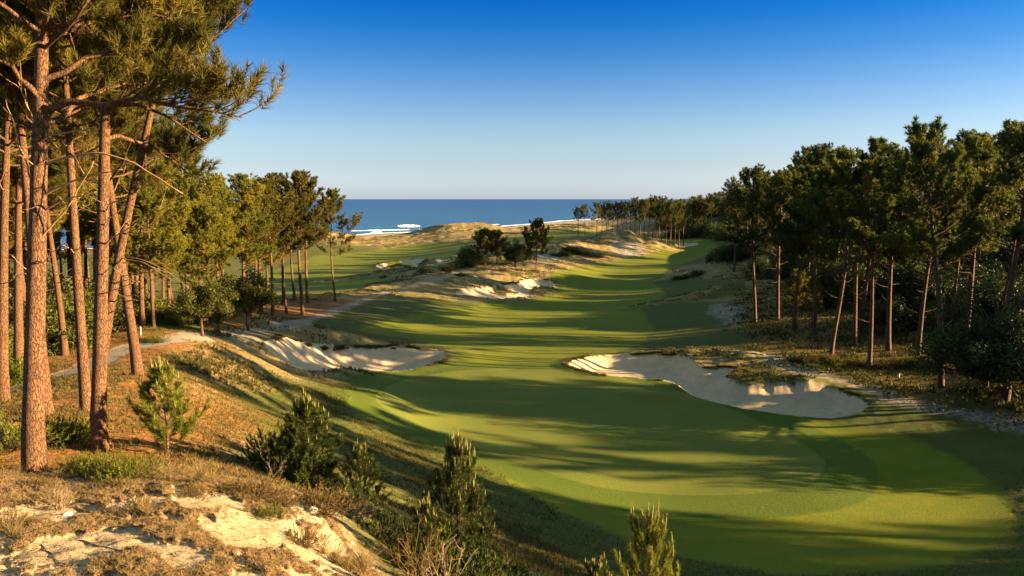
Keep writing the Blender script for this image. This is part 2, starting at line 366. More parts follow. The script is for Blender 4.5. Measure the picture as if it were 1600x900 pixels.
# ------------------------------------------------------------------ materials
def newmat(name):
    m = bpy.data.materials.new(name); m.use_nodes = True; nt = m.node_tree; nt.nodes.clear()
    return m, nt, nt.nodes, nt.links
class NB:
    def __init__(s, name): s.m, s.nt, s.n, s.l = newmat(name)
    def node(s, t, **kw):
        x = s.n.new(t)
        for k, v in kw.items():
            if k[0] == 'i' and k[1:].isdigit(): s.set(x.inputs[int(k[1:])], v)
            else: setattr(x, k, v)
        return x
    def set(s, sock, v):
        if isinstance(v, bpy.types.NodeSocket): s.l.new(v, sock)
        elif isinstance(v, tuple) and sock.type == 'RGBA' and len(v) == 3: sock.default_value = (*v, 1)
        else: sock.default_value = v
    def noise(s, vec, scale, detail=3, rough=.55, out=0):
        x = s.node('ShaderNodeTexNoise'); s.set(x.inputs['Vector'], vec); x.inputs['Scale'].default_value = scale; x.inputs['Detail'].default_value = detail; x.inputs['Roughness'].default_value = rough
        return x.outputs[out]
    def mapr(s, v, a, b, c=0., d_=1.):
        x = s.node('ShaderNodeMapRange'); s.set(x.inputs[0], v); x.inputs[1].default_value = a; x.inputs[2].default_value = b; x.inputs[3].default_value = c; x.inputs[4].default_value = d_; return x.outputs[0]
    def mix(s, f, a, b, mode='MIX'):
        x = s.node('ShaderNodeMix', data_type='RGBA', blend_type=mode); s.set(x.inputs[0], f); s.set(x.inputs[6], a); s.set(x.inputs[7], b); return x.outputs[2]
    def math(s, op, a, b=0.):
        x = s.node('ShaderNodeMath', operation=op); s.set(x.inputs[0], a); s.set(x.inputs[1], b); return x.outputs[0]
    def coord(s, scale=None, out='Object'):
        t = s.node('ShaderNodeTexCoord').outputs[out]
        if scale: 
            m = s.node('ShaderNodeMapping'); s.l.new(t, m.inputs[0]); m.inputs['Scale'].default_value = scale; t = m.outputs[0]
        return t
    def finish(s, col, rough=.9, bump=None, bstr=.5, bdist=.05, trans=0, spec=.2, tcol=None):
        p = s.node('ShaderNodeBsdfPrincipled'); s.set(p.inputs['Base Color'], col); s.set(p.inputs['Roughness'], rough); p.inputs['Specular IOR Level'].default_value = spec
        if bump is not None:
            b = s.node('ShaderNodeBump'); b.inputs['Strength'].default_value = bstr; b.inputs['Distance'].default_value = bdist; s.set(b.inputs['Height'], bump); s.l.new(b.outputs[0], p.inputs['Normal'])
        o = s.node('ShaderNodeOutputMaterial'); out = p.outputs[0]
        if trans:
            t = s.node('ShaderNodeBsdfTranslucent'); s.set(t.inputs[0], col if tcol is None else tcol); ms = s.node('ShaderNodeMixShader'); ms.inputs[0].default_value = trans
            s.l.new(p.outputs[0], ms.inputs[1]); s.l.new(t.outputs[0], ms.inputs[2]); out = ms.outputs[0]
        s.l.new(out, o.inputs[0]); return s.m

def terrain_mat():
    b = NB('terrain'); co = b.coord()
    def attr(n):
        a = b.node('ShaderNodeAttribute', attribute_name=n); sp = b.node('ShaderNodeSeparateColor'); b.l.new(a.outputs['Color'], sp.inputs[0]); return sp.outputs[0], sp.outputs[1], sp.outputs[2], a.outputs['Alpha']
    green, coll, fair, sand = attr('ma'); dry, lit, path, trail = attr('mb'); dune, mats, beach, track = attr('mc')
    n_big = b.noise(co, .25, 4); n_mid = b.noise(co, 1.3, 5, .6); n_fine = b.noise(co, 9, 4, .65); n_vf = b.noise(co, 45, 3, .7)
    # semi rough
    rg = b.mix(b.mapr(n_mid, .35, .68), (.055,.078,.012), (.100,.095,.022))
    rg = b.mix(b.mapr(n_fine, .3, .7, 0, .4), rg, (.045,.062,.010))
    rg = b.mix(b.mapr(n_big, .42, .62, 0, .55), rg, (.085,.085,.028))
    # needle litter
    lt = b.mix(b.mapr(n_mid, .35, .65), (.22,.086,.027), (.15,.064,.023))
    lt = b.mix(b.mapr(n_fine, .45, .62, 0, .8), lt, (.34,.17,.06))
    lt = b.mix(b.mapr(b.noise(co, .6, 4), .52, .66, 0, .6), lt, (.11,.10,.024))
    lt = b.mix(b.mapr(n_vf, .5, .65, 0, .6), lt, (.06,.032,.016))
    c = b.mix(lit, rg, lt)
    # dry dune grass over sand
    d1 = b.mix(b.mapr(n_mid, .38, .62), (.20,.145,.062), (.12,.10,.04))
    d1 = b.mix(b.mapr(n_fine, .35, .65, 0, .75), d1, (.28,.20,.09))
    n_s = b.noise(co, .35, 6, .65)
    d1 = b.mix(b.mapr(n_s, .60, .68), d1, (.36,.28,.18))
    d1 = b.mix(b.mapr(b.noise(co, .18, 6, .7), .54, .62, 0, .8), d1, (.055,.06,.02))
    c = b.mix(dry, c, d1)
    # mown turf
    fw = b.mix(b.mapr(n_big, .35, .65), (.095,.122,.007), (.130,.138,.008))
    fw = b.mix(b.mapr(b.noise(co, .9, 5, .6), .4, .7, 0, .6), fw, (.160,.145,.014))
    fw = b.mix(b.mapr(n_vf, .35, .65, 0, .35), fw, (.05,.085,.010))
    fw = b.mix(b.mapr(b.noise(b.coord((.25,1,1)), .55, 6, .7), .5, .62, 0, .4), fw, (.070,.105,.008))
    fw = b.mix(b.mapr(b.noise(co, 3.5, 5, .75), .55, .72, 0, .5), fw, (.17,.15,.02))
    c = b.mix(fair, c, fw)
    cl = b.mix(b.mapr(n_fine, .35, .65), (.054,.086,.009), (.072,.098,.011))
    c = b.mix(coll, c, cl)
    gr = b.mix(b.mapr(n_big, .35, .65), (.092,.120,.020), (.114,.130,.022))
    gr = b.mix(b.mapr(b.noise(co, .5, 5, .6), .42, .7, 0, .6), gr, (.130,.125,.022))
    gr = b.mix(b.mapr(n_vf, .35, .65, 0, .22), gr, (.06,.085,.018))
    gr = b.mix(b.mapr(b.noise(co, 4, 5, .75), .55, .72, 0, .4), gr, (.14,.13,.03))
    c = b.mix(green, c, gr)
    sandc = b.mix(b.mapr(n_mid, .35, .65), (.40,.31,.22), (.48,.375,.27))
    sandc = b.mix(b.mapr(b.noise(co, 5, 6, .8), .50, .68, 0, .5), sandc, (.28,.215,.15))
    tr = b.mix(b.mapr(b.noise(co, 3.2, 5, .7), .46, .56), (.27,.235,.19), (.11,.09,.06))
    c = b.mix(trail, c, tr)
    tk_ = b.mix(b.mapr(b.noise(co, 2.2, 5, .7), .4, .6), (.27,.22,.17), (.20,.16,.115))
    c = b.mix(track, c, tk_)
    pa = b.mix(b.mapr(n_fine, .35, .65), (.17,.15,.135), (.22,.19,.165))
    c = b.mix(path, c, pa)
    c = b.mix(sand, c, sandc)
    # near dune: pale sand, matted with dead needles and roots
    ds = b.mix(b.mapr(n_fine, .35, .65), (.36,.272,.17), (.44,.345,.225))
    mt = b.mix(b.mapr(b.noise(co, 14, 4, .7), .4, .62), (.10,.055,.028), (.20,.12,.062))
    mt = b.mix(b.mapr(b.noise(co, 38, 3, .7), .5, .66, 0, .85), mt, (.28,.19,.11))
    mt = b.mix(b.mapr(b.noise(co, 60, 3, .7), .52, .62, 0, .85), mt, (.045,.026,.016))
    sp = b.mapr(b.noise(co, 26, 5, .75), .60, .66, 0, .9)
    ds = b.mix(sp, ds, (.22,.13,.07))
    mm = b.mapr(b.math('ADD', mats, b.math('MULTIPLY', b.math('SUBTRACT', b.noise(co, 6, 5, .75), .5), 1.3)), .35, .6)
    ds = b.mix(mm, ds, mt)
    c = b.mix(dune, c, ds)
    c = b.mix(beach, c, (.34,.28,.20))
    soft = b.math('MAXIMUM', b.math('MAXIMUM', fair, green), b.math('MAXIMUM', sand, path))
    hb = b.math('MULTIPLY', b.math('ADD', b.noise(co, 30, 4, .7), b.math('MULTIPLY', n_fine, 1.2)), b.mapr(soft, 0, 1, 1, .38))
    return b.finish(c, .92, hb, .9, .05, spec=.12)
MAT_T = terrain_mat()

def bark_mat(name, c1, c2, cdark, sc_=(20, 20, 5.5), dist=.02):
    b = NB(name); co = b.coord(sc_); co1 = b.coord()
    v = b.node('ShaderNodeTexVoronoi', feature='DISTANCE_TO_EDGE'); 
    wv = b.node('ShaderNodeVectorMath', operation='ADD'); b.l.new(co, wv.inputs[0])
    nn = b.node('ShaderNodeTexNoise'); b.l.new(co, nn.inputs['Vector']); nn.inputs['Scale'].default_value = 1.5
    b.l.new(nn.outputs['Color'], wv.inputs[1]); b.l.new(wv.outputs[0], v.inputs['Vector']); v.inputs['Scale'].default_value = 1.4
    crack = b.mapr(b.math('ADD', v.outputs[0], b.math('MULTIPLY', b.noise(co1, 45, 4, .7), .16)), .06, .22)
    c = b.mix(b.mapr(b.noise(co1, 3, 4), .35, .65), c1, c2)
    c = b.mix(b.mapr(b.noise(co1, 30, 3), .4, .7, 0, .5), c, tuple(min(1, x*1.5) for x in c1))
    c = b.mix(crack, cdark, c)
    hgt = b.math('ADD', crack, b.math('MULTIPLY', b.noise(co1, 60, 3), .3))
    return b.finish(c, .85, hgt, 1.0, dist, spec=.15)
MAT_BARK = bark_mat('pine_bark', (.140,.074,.040), (.100,.054,.031), (.050,.025,.016))
MAT_BARKD = bark_mat('dark_pine_bark', (.12,.070,.050), (.085,.055,.042), (.03,.018,.014))
def foliage_mat(name, c1, c2, c3, trans=.3, rough=.55):
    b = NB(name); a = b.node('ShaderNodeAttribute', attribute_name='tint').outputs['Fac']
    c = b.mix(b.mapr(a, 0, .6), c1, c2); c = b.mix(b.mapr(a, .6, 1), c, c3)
    oi = b.node('ShaderNodeObjectInfo').outputs['Random']
    c = b.mix(b.mapr(oi, 0, 1, 0, .35), c, c2)
    return b.finish(c, rough, trans=trans, spec=.12)
MAT_NEED = foliage_mat('pine_needles', (0.040,0.047,0.010), (0.097,0.086,0.014), (0.173,0.130,0.025), .36)
MAT_NEEDL = foliage_mat('pale_pine_needles', (.070,.085,.012), (.175,.165,.020), (.27,.215,.03), .38)
MAT_NEEDD = foliage_mat('deep_pine_needles', (.034,.052,.012), (.090,.104,.018), (.20,.17,.03), .40)
MAT_YOUNG = foliage_mat('young_pine_needles', (.075,.105,.015), (.15,.165,.022), (.26,.24,.04), .35)
MAT_YOUNGD = foliage_mat('dark_young_pine_needles', (.026,.042,.010), (.046,.064,.013), (.085,.10,.02), .25)
MAT_CAND = foliage_mat('candle_shoots', (0.208,0.192,0.056), (0.272,0.240,0.072), (0.336,0.272,0.096), .25)
MAT_LEAF = foliage_mat('oak_leaves', (0.028,0.036,0.008), (0.063,0.069,0.013), (0.112,0.098,0.020), .3)
MAT_LEAFD = foliage_mat('dark_leaves', (.024,.036,.010), (.046,.062,.014), (.085,.092,.022), .2)
MAT_LEAFG = foliage_mat('bright_leaves', (0.056,0.075,0.011), (0.112,0.128,0.015), (0.180,0.165,0.026), .35)
MAT_HEATH = foliage_mat('heath_leaves', (0.068,0.048,0.018), (0.128,0.088,0.028), (0.192,0.136,0.048), .2)
MAT_GRASS = foliage_mat('dry_grass', (0.119,0.087,0.035), (0.224,0.161,0.070), (0.350,0.266,0.133), .3)
MAT_GRASSM = foliage_mat('mixed_grass', (0.056,0.056,0.016), (0.120,0.096,0.032), (0.224,0.160,0.064), .3)
MAT_GREY = foliage_mat('dead_twigs', (0.150,0.105,0.064), (0.255,0.188,0.120), (0.345,0.270,0.188), .0)
def solid(name, c, rough=.6):
    b = NB(name); n = b.noise(b.coord(), 12, 3); return b.finish(b.mix(b.mapr(n, .3, .7), c, tuple(x*.75 for x in c)), rough)
MAT_WHITE = solid('white_paint', (.75,.74,.70), .4); MAT_STONE = solid('pale_stone', (.42,.38,.33), .8); MAT_CLOTH = solid('grey_fabric', (.22,.24,.23), .9)

# ------------------------------------------------------------------ ground objects (one sheet, split along its surfaces)
idx = np.arange(nr*na).reshape(nr, na)
nxt = np.concatenate([idx[:, 1:], idx[:, :1]], axis=1)
Fq = np.stack([idx[:-1], idx[1:], nxt[1:], nxt[:-1]], axis=-1).reshape(-1, 4)
# vertex normals of the whole sheet
a_, b_, c_, d_ = (V[Fq[:, k]] for k in range(4)); fn = np.cross(c_-a_, d_-b_)
N = np.zeros_like(V)
for k in range(4):
    for q in range(3): N[:, q] += np.bincount(Fq[:, k], fn[:, q], minlength=len(V))
N = norm(N); 
if N[:, 2].mean() < 0: N = -N; Fq = Fq[:, ::-1]
MA = np.stack([M_green, M_coll, M_fair, M_sand], 1); MB_ = np.stack([M_dry, M_lit, M_path, M_trail], 1); MC = np.stack([M_dune, mat_*M_dune, M_beach, M_track], 1)
def fm(m): return m[Fq].mean(1)
cls = np.zeros(len(Fq), int)
names = ['ground', 'dune', 'fairway', 'collar', 'putting_green', 'cart_path', 'dirt_track', 'sandy_trail', 'beach']
slabs = {'ground': 'rough grass, needle litter and dry dune ground', 'dune': 'pale sandy foreground dune matted with dead needles', 'fairway': 'mown green fairway running to the sea',
 'collar': 'dark green collar ring round the putting green', 'putting_green': 'smooth oval putting green', 'cart_path': 'grey cart path through the left pines', 'dirt_track': 'pale dirt track beside the left grove', 'sandy_trail': 'worn sandy trail along the right wood', 'beach': 'sand beach by the sea'}
for i, m in enumerate([None, M_dune, M_fair, M_coll, M_green, M_path, M_track, M_trail, M_beach]):
    if m is not None: cls[fm(m) > .5] = i
bn = {'left': 'sunlit sand bunker left of the putting green', 'right': 'long winding sand bunker right of the putting green', 'middle': 'sand bunker below the round trees mid course', 'far': 'sand bunker on the far left fairway', 'tiny': 'tiny far bunker at the end of the fairway'}
sandf = fm(M_sand) > .5; bk = list(bunk_w)
bs = np.stack([fm(bunk_s[k]) for k in bk], 1); cls = np.where(sandf, 100+bs.argmax(1), cls)
for ci in np.unique(cls):
    f = Fq[cls == ci]; vs, inv = np.unique(f, return_inverse=True)
    nm = names[ci] if ci < 100 else 'sand_bunker'
    me = mesh_np(nm, V[vs], inv.ravel(), np.full(len(f), 4), MAT_T, {'ma': MA[vs], 'mb': MB_[vs], 'mc': MC[vs]}, True)
    me.normals_split_custom_set_from_vertices(N[vs])
    tag(obj(nm, me), slabs[nm] if ci < 100 else bn[bk[ci-100]], {'sand_bunker':'bunker'}.get(nm, nm.replace('_', ' ')), None, 'structure')

# ------------------------------------------------------------------ sea
def sea():
    b = NB('sea_water'); co = b.coord((.02, .06, 1)); co2 = b.coord((.25, .9, 1))
    n1 = b.noise(co, 1.0, 6, .6); n2 = b.noise(co2, 1.0, 4, .6)
    far = b.coord()
    sepn = b.node('ShaderNodeSeparateXYZ'); b.l.new(far, sepn.inputs[0])
    c = b.mix(b.mapr(sepn.outputs[1], 450, 2600), (.026,.100,.235), (.008,.052,.175))
    c = b.mix(b.mapr(n1, .45, .62, 0, .8), c, (.010,.055,.14))
    h = b.math('ADD', b.math('MULTIPLY', n1, 2.0), b.math('MULTIPLY', n2, .5))
    m = b.finish(c, .32, h, .5, 1.5, spec=.18)
    xs = np.array([-60000, -6000, -900, 0, 900, 6000, 60000.]); ys = np.array([-3000, -300, 250, 700, 1500, 5000, 20000, 90000.])
    Xs, Ys = np.meshgrid(xs, ys, indexing='ij'); Vv = np.stack([Xs.ravel(), Ys.ravel(), np.full(Xs.size, -8.)], 1); I = np.arange(Xs.size).reshape(Xs.shape)
    Fc = np.stack([I[:-1, :-1], I[1:, :-1], I[1:, 1:], I[:-1, 1:]], -1).reshape(-1, 4)
    tag(obj('sea', mesh_np('sea', Vv, Fc.ravel(), np.full(len(Fc), 4), m)), 'deep blue sea reaching the horizon', 'sea', None, 'structure')
    bf = NB('sea_foam'); fo = bf.finish(bf.mix(bf.mapr(bf.noise(bf.coord(), .8, 4), .35, .65), (.85,.86,.86), (.68,.74,.78)), .9)
    return m, fo
MAT_SEA, MAT_FOAM = sea()
def foam_ridge(name, line, width, height, label, cat, mat, seed, rag=.5, stuff=False):
    r_ = np.random.default_rng(seed); L = len(line); T = norm(np.gradient(line, axis=0)); Nn = np.stack([-T[:, 1], T[:, 0]], 1)
    prof = np.linspace(0, 1, 9); s = np.linspace(0, 1, L); env = np.sin(pi*np.clip(s, .0, 1))**.35
    off = (prof-.5)[None]*width*env[:, None]*(1+rag*fbm(s[:, None]*60+seed, prof[None]*2, 1, 3, seed))
    zz = height*env[:, None]*np.sin(prof*pi)[None]**.8*(1+rag*fbm(s[:, None]*80, prof[None]*6, 1, 3, seed+3))-7.995
    P = line[:, None, :]+Nn[:, None, :]*off[..., None]
    Vv = np.concatenate([P, zz[..., None]], -1).reshape(-1, 3); I = np.arange(L*9).reshape(L, 9)
    Fc = np.stack([I[:-1, :-1], I[1:, :-1], I[1:, 1:], I[:-1, 1:]], -1).reshape(-1, 4)
    o = obj(name, mesh_np(name, Vv, Fc.ravel(), np.full(len(Fc), 4), mat, None, True)); tag(o, label, cat, None, 'structure'); return o
def seg(a, b, n, bow=0):
    t = np.linspace(0, 1, n)[:, None]; p = np.array(a)*(1-t)+np.array(b)*t; p[:, 1] += bow*np.sin(pi*t[:, 0]); return p
wA = pZ(617, 355, -8)[:2]; wB = pZ(656, 354, -8)[:2]
foam_ridge('breaking_wave', seg(wA, wB, 80), 3, 1.5, 'white breaking wave in front of the big dune', 'wave', MAT_FOAM, 3, .9)
foam_ridge('swell', seg(pZ(540, 357, -8)[:2], pZ(700, 352, -8)[:2], 120), 14, 1.4, 'dark swell carrying the breaking wave', 'wave', MAT_SEA, 5, .2)
foam_ridge('surf_line', wpoly([(1,1),(2,2),(3,3)], 1)*0+seg((-190,320), (-60,510), 3)[:3], .1, .01, '', 'wave', MAT_FOAM, 1) if False else None
sh = smooth_poly(SHORE[2:8], 60, False)
e = norm(np.gradient(sh, axis=0)); nrm = np.stack([-e[:, 1], e[:, 0]], 1)
foam_ridge('surf_line', sh+nrm*(4+5*fbm(np.arange(len(sh))*.3, np.zeros(len(sh)), 4, 3, 8))[:, None], 2.6, .2, 'white surf line along the beach', 'surf', MAT_FOAM, 8, .8)
k0, k1 = int(len(sh)*.30), int(len(sh)*.62)
foam_ridge('surf_line', (sh+nrm*26)[k0:k0+(k1-k0)//2], 1.6, .3, 'second thinner white surf line off the beach', 'surf', MAT_FOAM, 11, .9)
foam_ridge('breaking_wave', seg(pZ(548, 361, -8)[:2], pZ(640, 359, -8)[:2], 160), 1.2, .35, 'long thin breaker line between the big wave and the beach', 'wave', MAT_FOAM, 21, 1.3)
a0 = pZ(578, 364, -8)[:2]; a1 = pZ(597, 363.5, -8)[:2]
foam_ridge('breaking_wave', seg(a0, a1, 50), 2.5, .8, 'short white wave close to the beach left of the big dune', 'wave', MAT_FOAM, 15)

# ------------------------------------------------------------------ vegetation builders
def frames(Dv, r_):
    Dv = norm(Dv); ref = norm(r_.normal(size=Dv.shape)); U = norm(np.cross(Dv, ref)); W = np.cross(Dv, U); return U, W, Dv
def needles(n, L, ln, wd, r_, spread=(25, 75), fwd=0):
    t = r_.random(n)**.8; base = np.stack([np.zeros(n), np.zeros(n), t*L], 1)
    a = r_.random(n)*2*pi; e = np.radians(r_.uniform(*spread, n))*(1-.35*t)
    dr_ = np.stack([np.sin(e)*np.cos(a), np.sin(e)*np.sin(a), np.cos(e)], 1)
    side = norm(np.cross(dr_, norm(r_.normal(size=(n, 3)))))*wd/2
    l = ln*r_.uniform(.7, 1.15, (n, 1))
    return np.stack([base-side, base+side, base+dr_*l], 1).reshape(-1, 3)    # n triangles
def put(bag, templs, P, Dv, S, r_, tint, jit=.12):
    U, W, D_ = frames(Dv, r_); k = r_.integers(len(templs), size=len(P))
    for i, tp in enumerate(templs):
        m = k == i
        if not m.any(): continue
        Vv = (tp[None, :, 0:1]*U[m][:, None]+tp[None, :, 1:2]*W[m][:, None]+tp[None, :, 2:3]*D_[m][:, None])*S[m][:, None, None]+P[m][:, None]
        nv = Vv.shape[0]*Vv.shape[1]; tt = np.repeat(tint[m], tp.shape[0])+np.repeat(r_.normal(size=nv//3)*jit, 3)
        bag.add(Vv, np.arange(nv).reshape(-1, 3), 3, np.clip(tt, 0, 1))
def curve(P0, D0, L, r_, n=6, up=.3, wob=.12):     # many curved centre lines at once
    M = len(P0); P = np.zeros((M, n, 3)); P[:, 0] = P0; Dv = norm(D0.copy()); st = (L/(n-1))[:, None]
    for i in range(1, n):
        Dv = norm(Dv+np.array([0, 0, 1.])*(up if np.isscalar(up) else up[:, None])/n*1.5+r_.normal(size=(M, 3))*wob); P[:, i] = P[:, i-1]+Dv*st
    return P
def along(P, t):                                   # P (M,n,3), t (M,) -> point and tangent
    n = P.shape[1]; f = np.clip(t, 0, .999)*(n-1); i = f.astype(int); u = (f-i)[:, None]; a = np.arange(len(P))
    p0, p1 = P[a, i], P[a, i+1]; return p0*(1-u)+p1*u, norm(p1-p0)

def pine_proto(seed, H=17, r0=.2, cb=.5, Rm=3.2, nl=46, tw=9, tf=4, nn=22, ln=.24, wd=.035, shoot=.16, lean=(0, 0), bend=.3, sides=8, flat=.0, dead=6, mat=None, bark=None, extra=(), ndead=0, top_open=0, deadlen=(.5, 1.8)):
    r_ = np.random.default_rng(seed); wood = Bag(); fol = Bag(); K = 16
    t = np.linspace(0, 1, K); ph = r_.random(3)*6.28
    tx = lean[0]*t**1.2+bend*np.sin(t*3.4+ph[0])*t-0; ty = lean[1]*t**1.2+bend*np.sin(t*2.9+ph[1])*t
    TP = np.stack([tx, ty, t*H], 1); TR = r0*(1-.80*t**1.15); TR[0] *= 1.28; TR[1] *= 1.05
    TP[0, 2] -= .35
    Pt = smooth_poly(TP, 3, False)[None]; Rt = np.interp(np.linspace(0, 1, Pt.shape[1]), t, TR)[None]
    tubes(wood, Pt, Rt, sides+4, rough=.02, r_=r_)
    def tr(tt): return np.stack([np.interp(tt, t, TP[:, k]) for k in range(3)], 1)
    tt = cb+(1-cb)*np.sort(r_.random(nl)**.9)*.985; q = (tt-cb)/(1-cb)
    ang = np.arange(nl)*2.399+r_.normal(size=nl)*.5
    prof = (1-q**2.2)**.6*(.72+.28*np.clip(q/.25, 0, 1)) if not flat else (1-q**4)**.6*(.5+.5*q)
    L = Rm*prof*r_.uniform(.62, 1.15, nl)+.35
    el = np.radians(8+r_.normal(size=nl)*9+50*q**2); up = .55+.5*q
    D0 = np.stack([np.cos(ang)*np.cos(el), np.sin(ang)*np.cos(el), np.sin(el)], 1)
    LP = curve(tr(tt), D0, L, r_, 7, up, .10)
    LR = (r0*.25*(1-.6*q)*(L/Rm)**.5)[:, None]*np.linspace(1, .25, 7)[None]
    for (h, tip, rad_, sag) in extra:              # limbs placed by hand: height on trunk, tip offset
        s_ = np.linspace(0, 1, 7); a = tr(np.array([h/H]))[0]; tipp = np.array(tip)
        P = a[None]+(tipp-a)[None]*s_[:, None]; P[:, 2] += sag*np.sin(pi*s_)
        P[1:-1] += r_.normal(size=(5, 3))*.04
        LP = np.concatenate([LP, P[None]]); LR = np.concatenate([LR, (rad_*np.linspace(1, .22, 7))[None]]); L = np.append(L, np.linalg.norm(tipp-a)); q = np.append(q, .4)
    tubes(wood, LP, LR, max(4, sides-3), rough=.05, r_=r_)
    # twigs
    M = len(LP); nt_ = np.maximum(3, (tw*(L/Rm)).astype(int)); li = np.repeat(np.arange(M), nt_)
    ts = r_.uniform(.32, 1.0, len(li)); p, tg = along(LP[li], ts)
    side = norm(np.cross(tg, np.array([0, 0, 1.])))*np.where(r_.random(len(li)) < .5, 1, -1)[:, None]
    d2 = norm(tg*.8+side*r_.uniform(.3, 1.1, (len(li), 1))+np.array([0, 0, 1.])*r_.uniform(-.1, .7, (len(li), 1)))
    l2 = (L[li]*.30*(1.25-ts*.55)+.12)*r_.uniform(.6, 1.2, len(li)); l2 = np.minimum(l2, 1.5)
    TW = curve(p, d2, l2, r_, 4, .6, .12)
    tubes(wood, TW, (LR[li, 3]*.38)[:, None]*np.linspace(1, .4, 4)[None], 3)
    # tufts
    nf = np.full(len(TW), tf); ti = np.repeat(np.arange(len(TW)), nf); s2 = r_.uniform(.25, 1.0, len(ti)); s2[::tf] = 1.0
    p3, tg3 = along(TW[ti], s2); off = norm(r_.normal(size=p3.shape))*r_.uniform(.0, .22, (len(ti), 1))*np.where(s2 > .99, 0, 1)[:, None]
    p3 = p3+off; d3 = norm(tg3*.7+np.array([0, 0, .65])+off*2+r_.normal(size=p3.shape)*.3)
    templ = [needles(nn, shoot, ln, wd, r_) for _ in range(5)]
    tint = np.clip(.38+.30*r_.normal(size=M)[li[ti]]*.8+.15*r_.normal(size=len(ti))+.1*(q[li[ti]]-.5), 0, 1)
    put(fol, templ, p3, d3, r_.uniform(.8, 1.25, len(p3)), r_, tint)
    top = tr(np.array([.985, .99, 1.])); put(fol, templ, top, np.tile([0, 0, 1.], (3, 1)), np.full(3, 1.3), r_, np.full(3, .4))
    # dead stubs below the crown
    deads = []
    if dead:
        td = r_.uniform(max(.15, cb*.45), cb+.05, dead); a = r_.random(dead)*6.28; e_ = np.radians(r_.uniform(-5, 35, dead))
        Dd = np.stack([np.cos(a)*np.cos(e_), np.sin(a)*np.cos(e_), np.sin(e_)], 1)
        DP = curve(tr(td), Dd, r_.uniform(*deadlen, dead), r_, 6, .15, .13)
        tubes(wood, DP, (r0*.12*r_.uniform(.6, 1.2, dead))[:, None]*np.linspace(1, .3, 6)[None], 5, r_=r_)
    return dict(wood=wood.mesh('trunk', bark or MAT_BARK, True), fol=fol.mesh('crown', mat or MAT_NEED), H=H, tr=tr, r0=r0)

def place(proto, name, x, y, s=1.0, rz=0., label='', cat='pine tree', group=None, z=None, sink=.05, wood='trunk', fol='crown', tilt=(0, 0), zs=1.0, extra_fol=None):
    zz = float(surf(x, y)) if z is None else z
    o = empty(name, (x, y, zz-sink), rz, (s, s, s*zs)); o.rotation_euler = (tilt[0], tilt[1], rz)
    if proto.get('wood'): obj(wood, proto['wood'], o)
    if proto.get('fol'):
        f = obj(fol, proto['fol'], o)
    if proto.get('cand'): obj('shoots', proto['cand'], o)
    tag(o, label, cat, group); return o

# mid and far pines
MID = [pine_proto(100+i, H=17, r0=[.19,.21,.17,.22,.18,.2][i], cb=[.46,.50,.42,.46,.53,.44][i], Rm=[4.0,3.7,4.3,4.1,3.3,3.9][i], nl=[38,34,44,40,32,42][i], tw=19, tf=5, nn=18, ln=.27, wd=.050, lean=[(.5,0),(-.4,.3),(.8,-.3),(0,.4),(-1.,0),(.3,.3)][i], bend=[.5,.4,.7,.35,.8,.45][i], dead=16, deadlen=(.6, 2.6)) for i in range(6)]
MIDD = []
def clone(p, mat=None, bark=None):
    q = dict(p)
    if mat: q['fol'] = p['fol'].copy(); q['fol'].materials[0] = mat
    if bark: q['wood'] = p['wood'].copy(); q['wood'].materials[0] = bark
    return q
MIDD = [clone(p, MAT_NEEDD, MAT_BARKD) for p in MID]
MIDL = [clone(p, MAT_NEEDL) for p in MID]
BUSHY = [clone(pine_proto(140+i, H=12.5, r0=.17, cb=.32, Rm=3.4, nl=50, tw=18, tf=5, nn=22, ln=.24, wd=.040, dead=8, bend=.3), MAT_NEEDL) for i in range(3)]
FAR = [pine_proto(180+i, H=14, r0=.2, cb=[.45,.5,.4,.55][i], Rm=[4.3,3.8,4.5,4.0][i], nl=42, tw=9, tf=3, nn=14, ln=.42, wd=.085, shoot=.25, bend=.4, sides=5, dead=3, mat=MAT_NEED if i % 2 else MAT_NEEDD) for i in range(4)]
FLAT = [pine_proto(190+i, H=14, r0=.2, cb=.58, Rm=4.2, nl=40, tw=10, tf=3, nn=14, ln=.38, wd=.08, shoot=.25, bend=.4, sides=5, dead=3, flat=1, mat=MAT_NEEDD if i else MAT_NEED) for i in range(3)]

def pine_at(px, py, top, protos, k, label, group, s_xy=None, name='pine_tree', rz=None, D=None, tilt=(0, 0)):
    if D is None: p = at(px, py)
    else: p = pD(px, py, D); p[2] = surf(p[0], p[1])
    _, kz = ray(px, top); Ht = CAM_Z+kz*p[1]-p[2]; pr = protos[k % len(protos)]; s = Ht/(pr['H']+.4); s_xy = s_xy or s*1.12
    if s_xy: s0 = s_xy; zs = s/s_xy
    else: s0 = s; zs = 1
    return place(pr, name, p[0], p[1], s0, rng.uniform(0, 6.28) if rz is None else rz, label, 'pine tree', group, zs=zs, tilt=tilt)

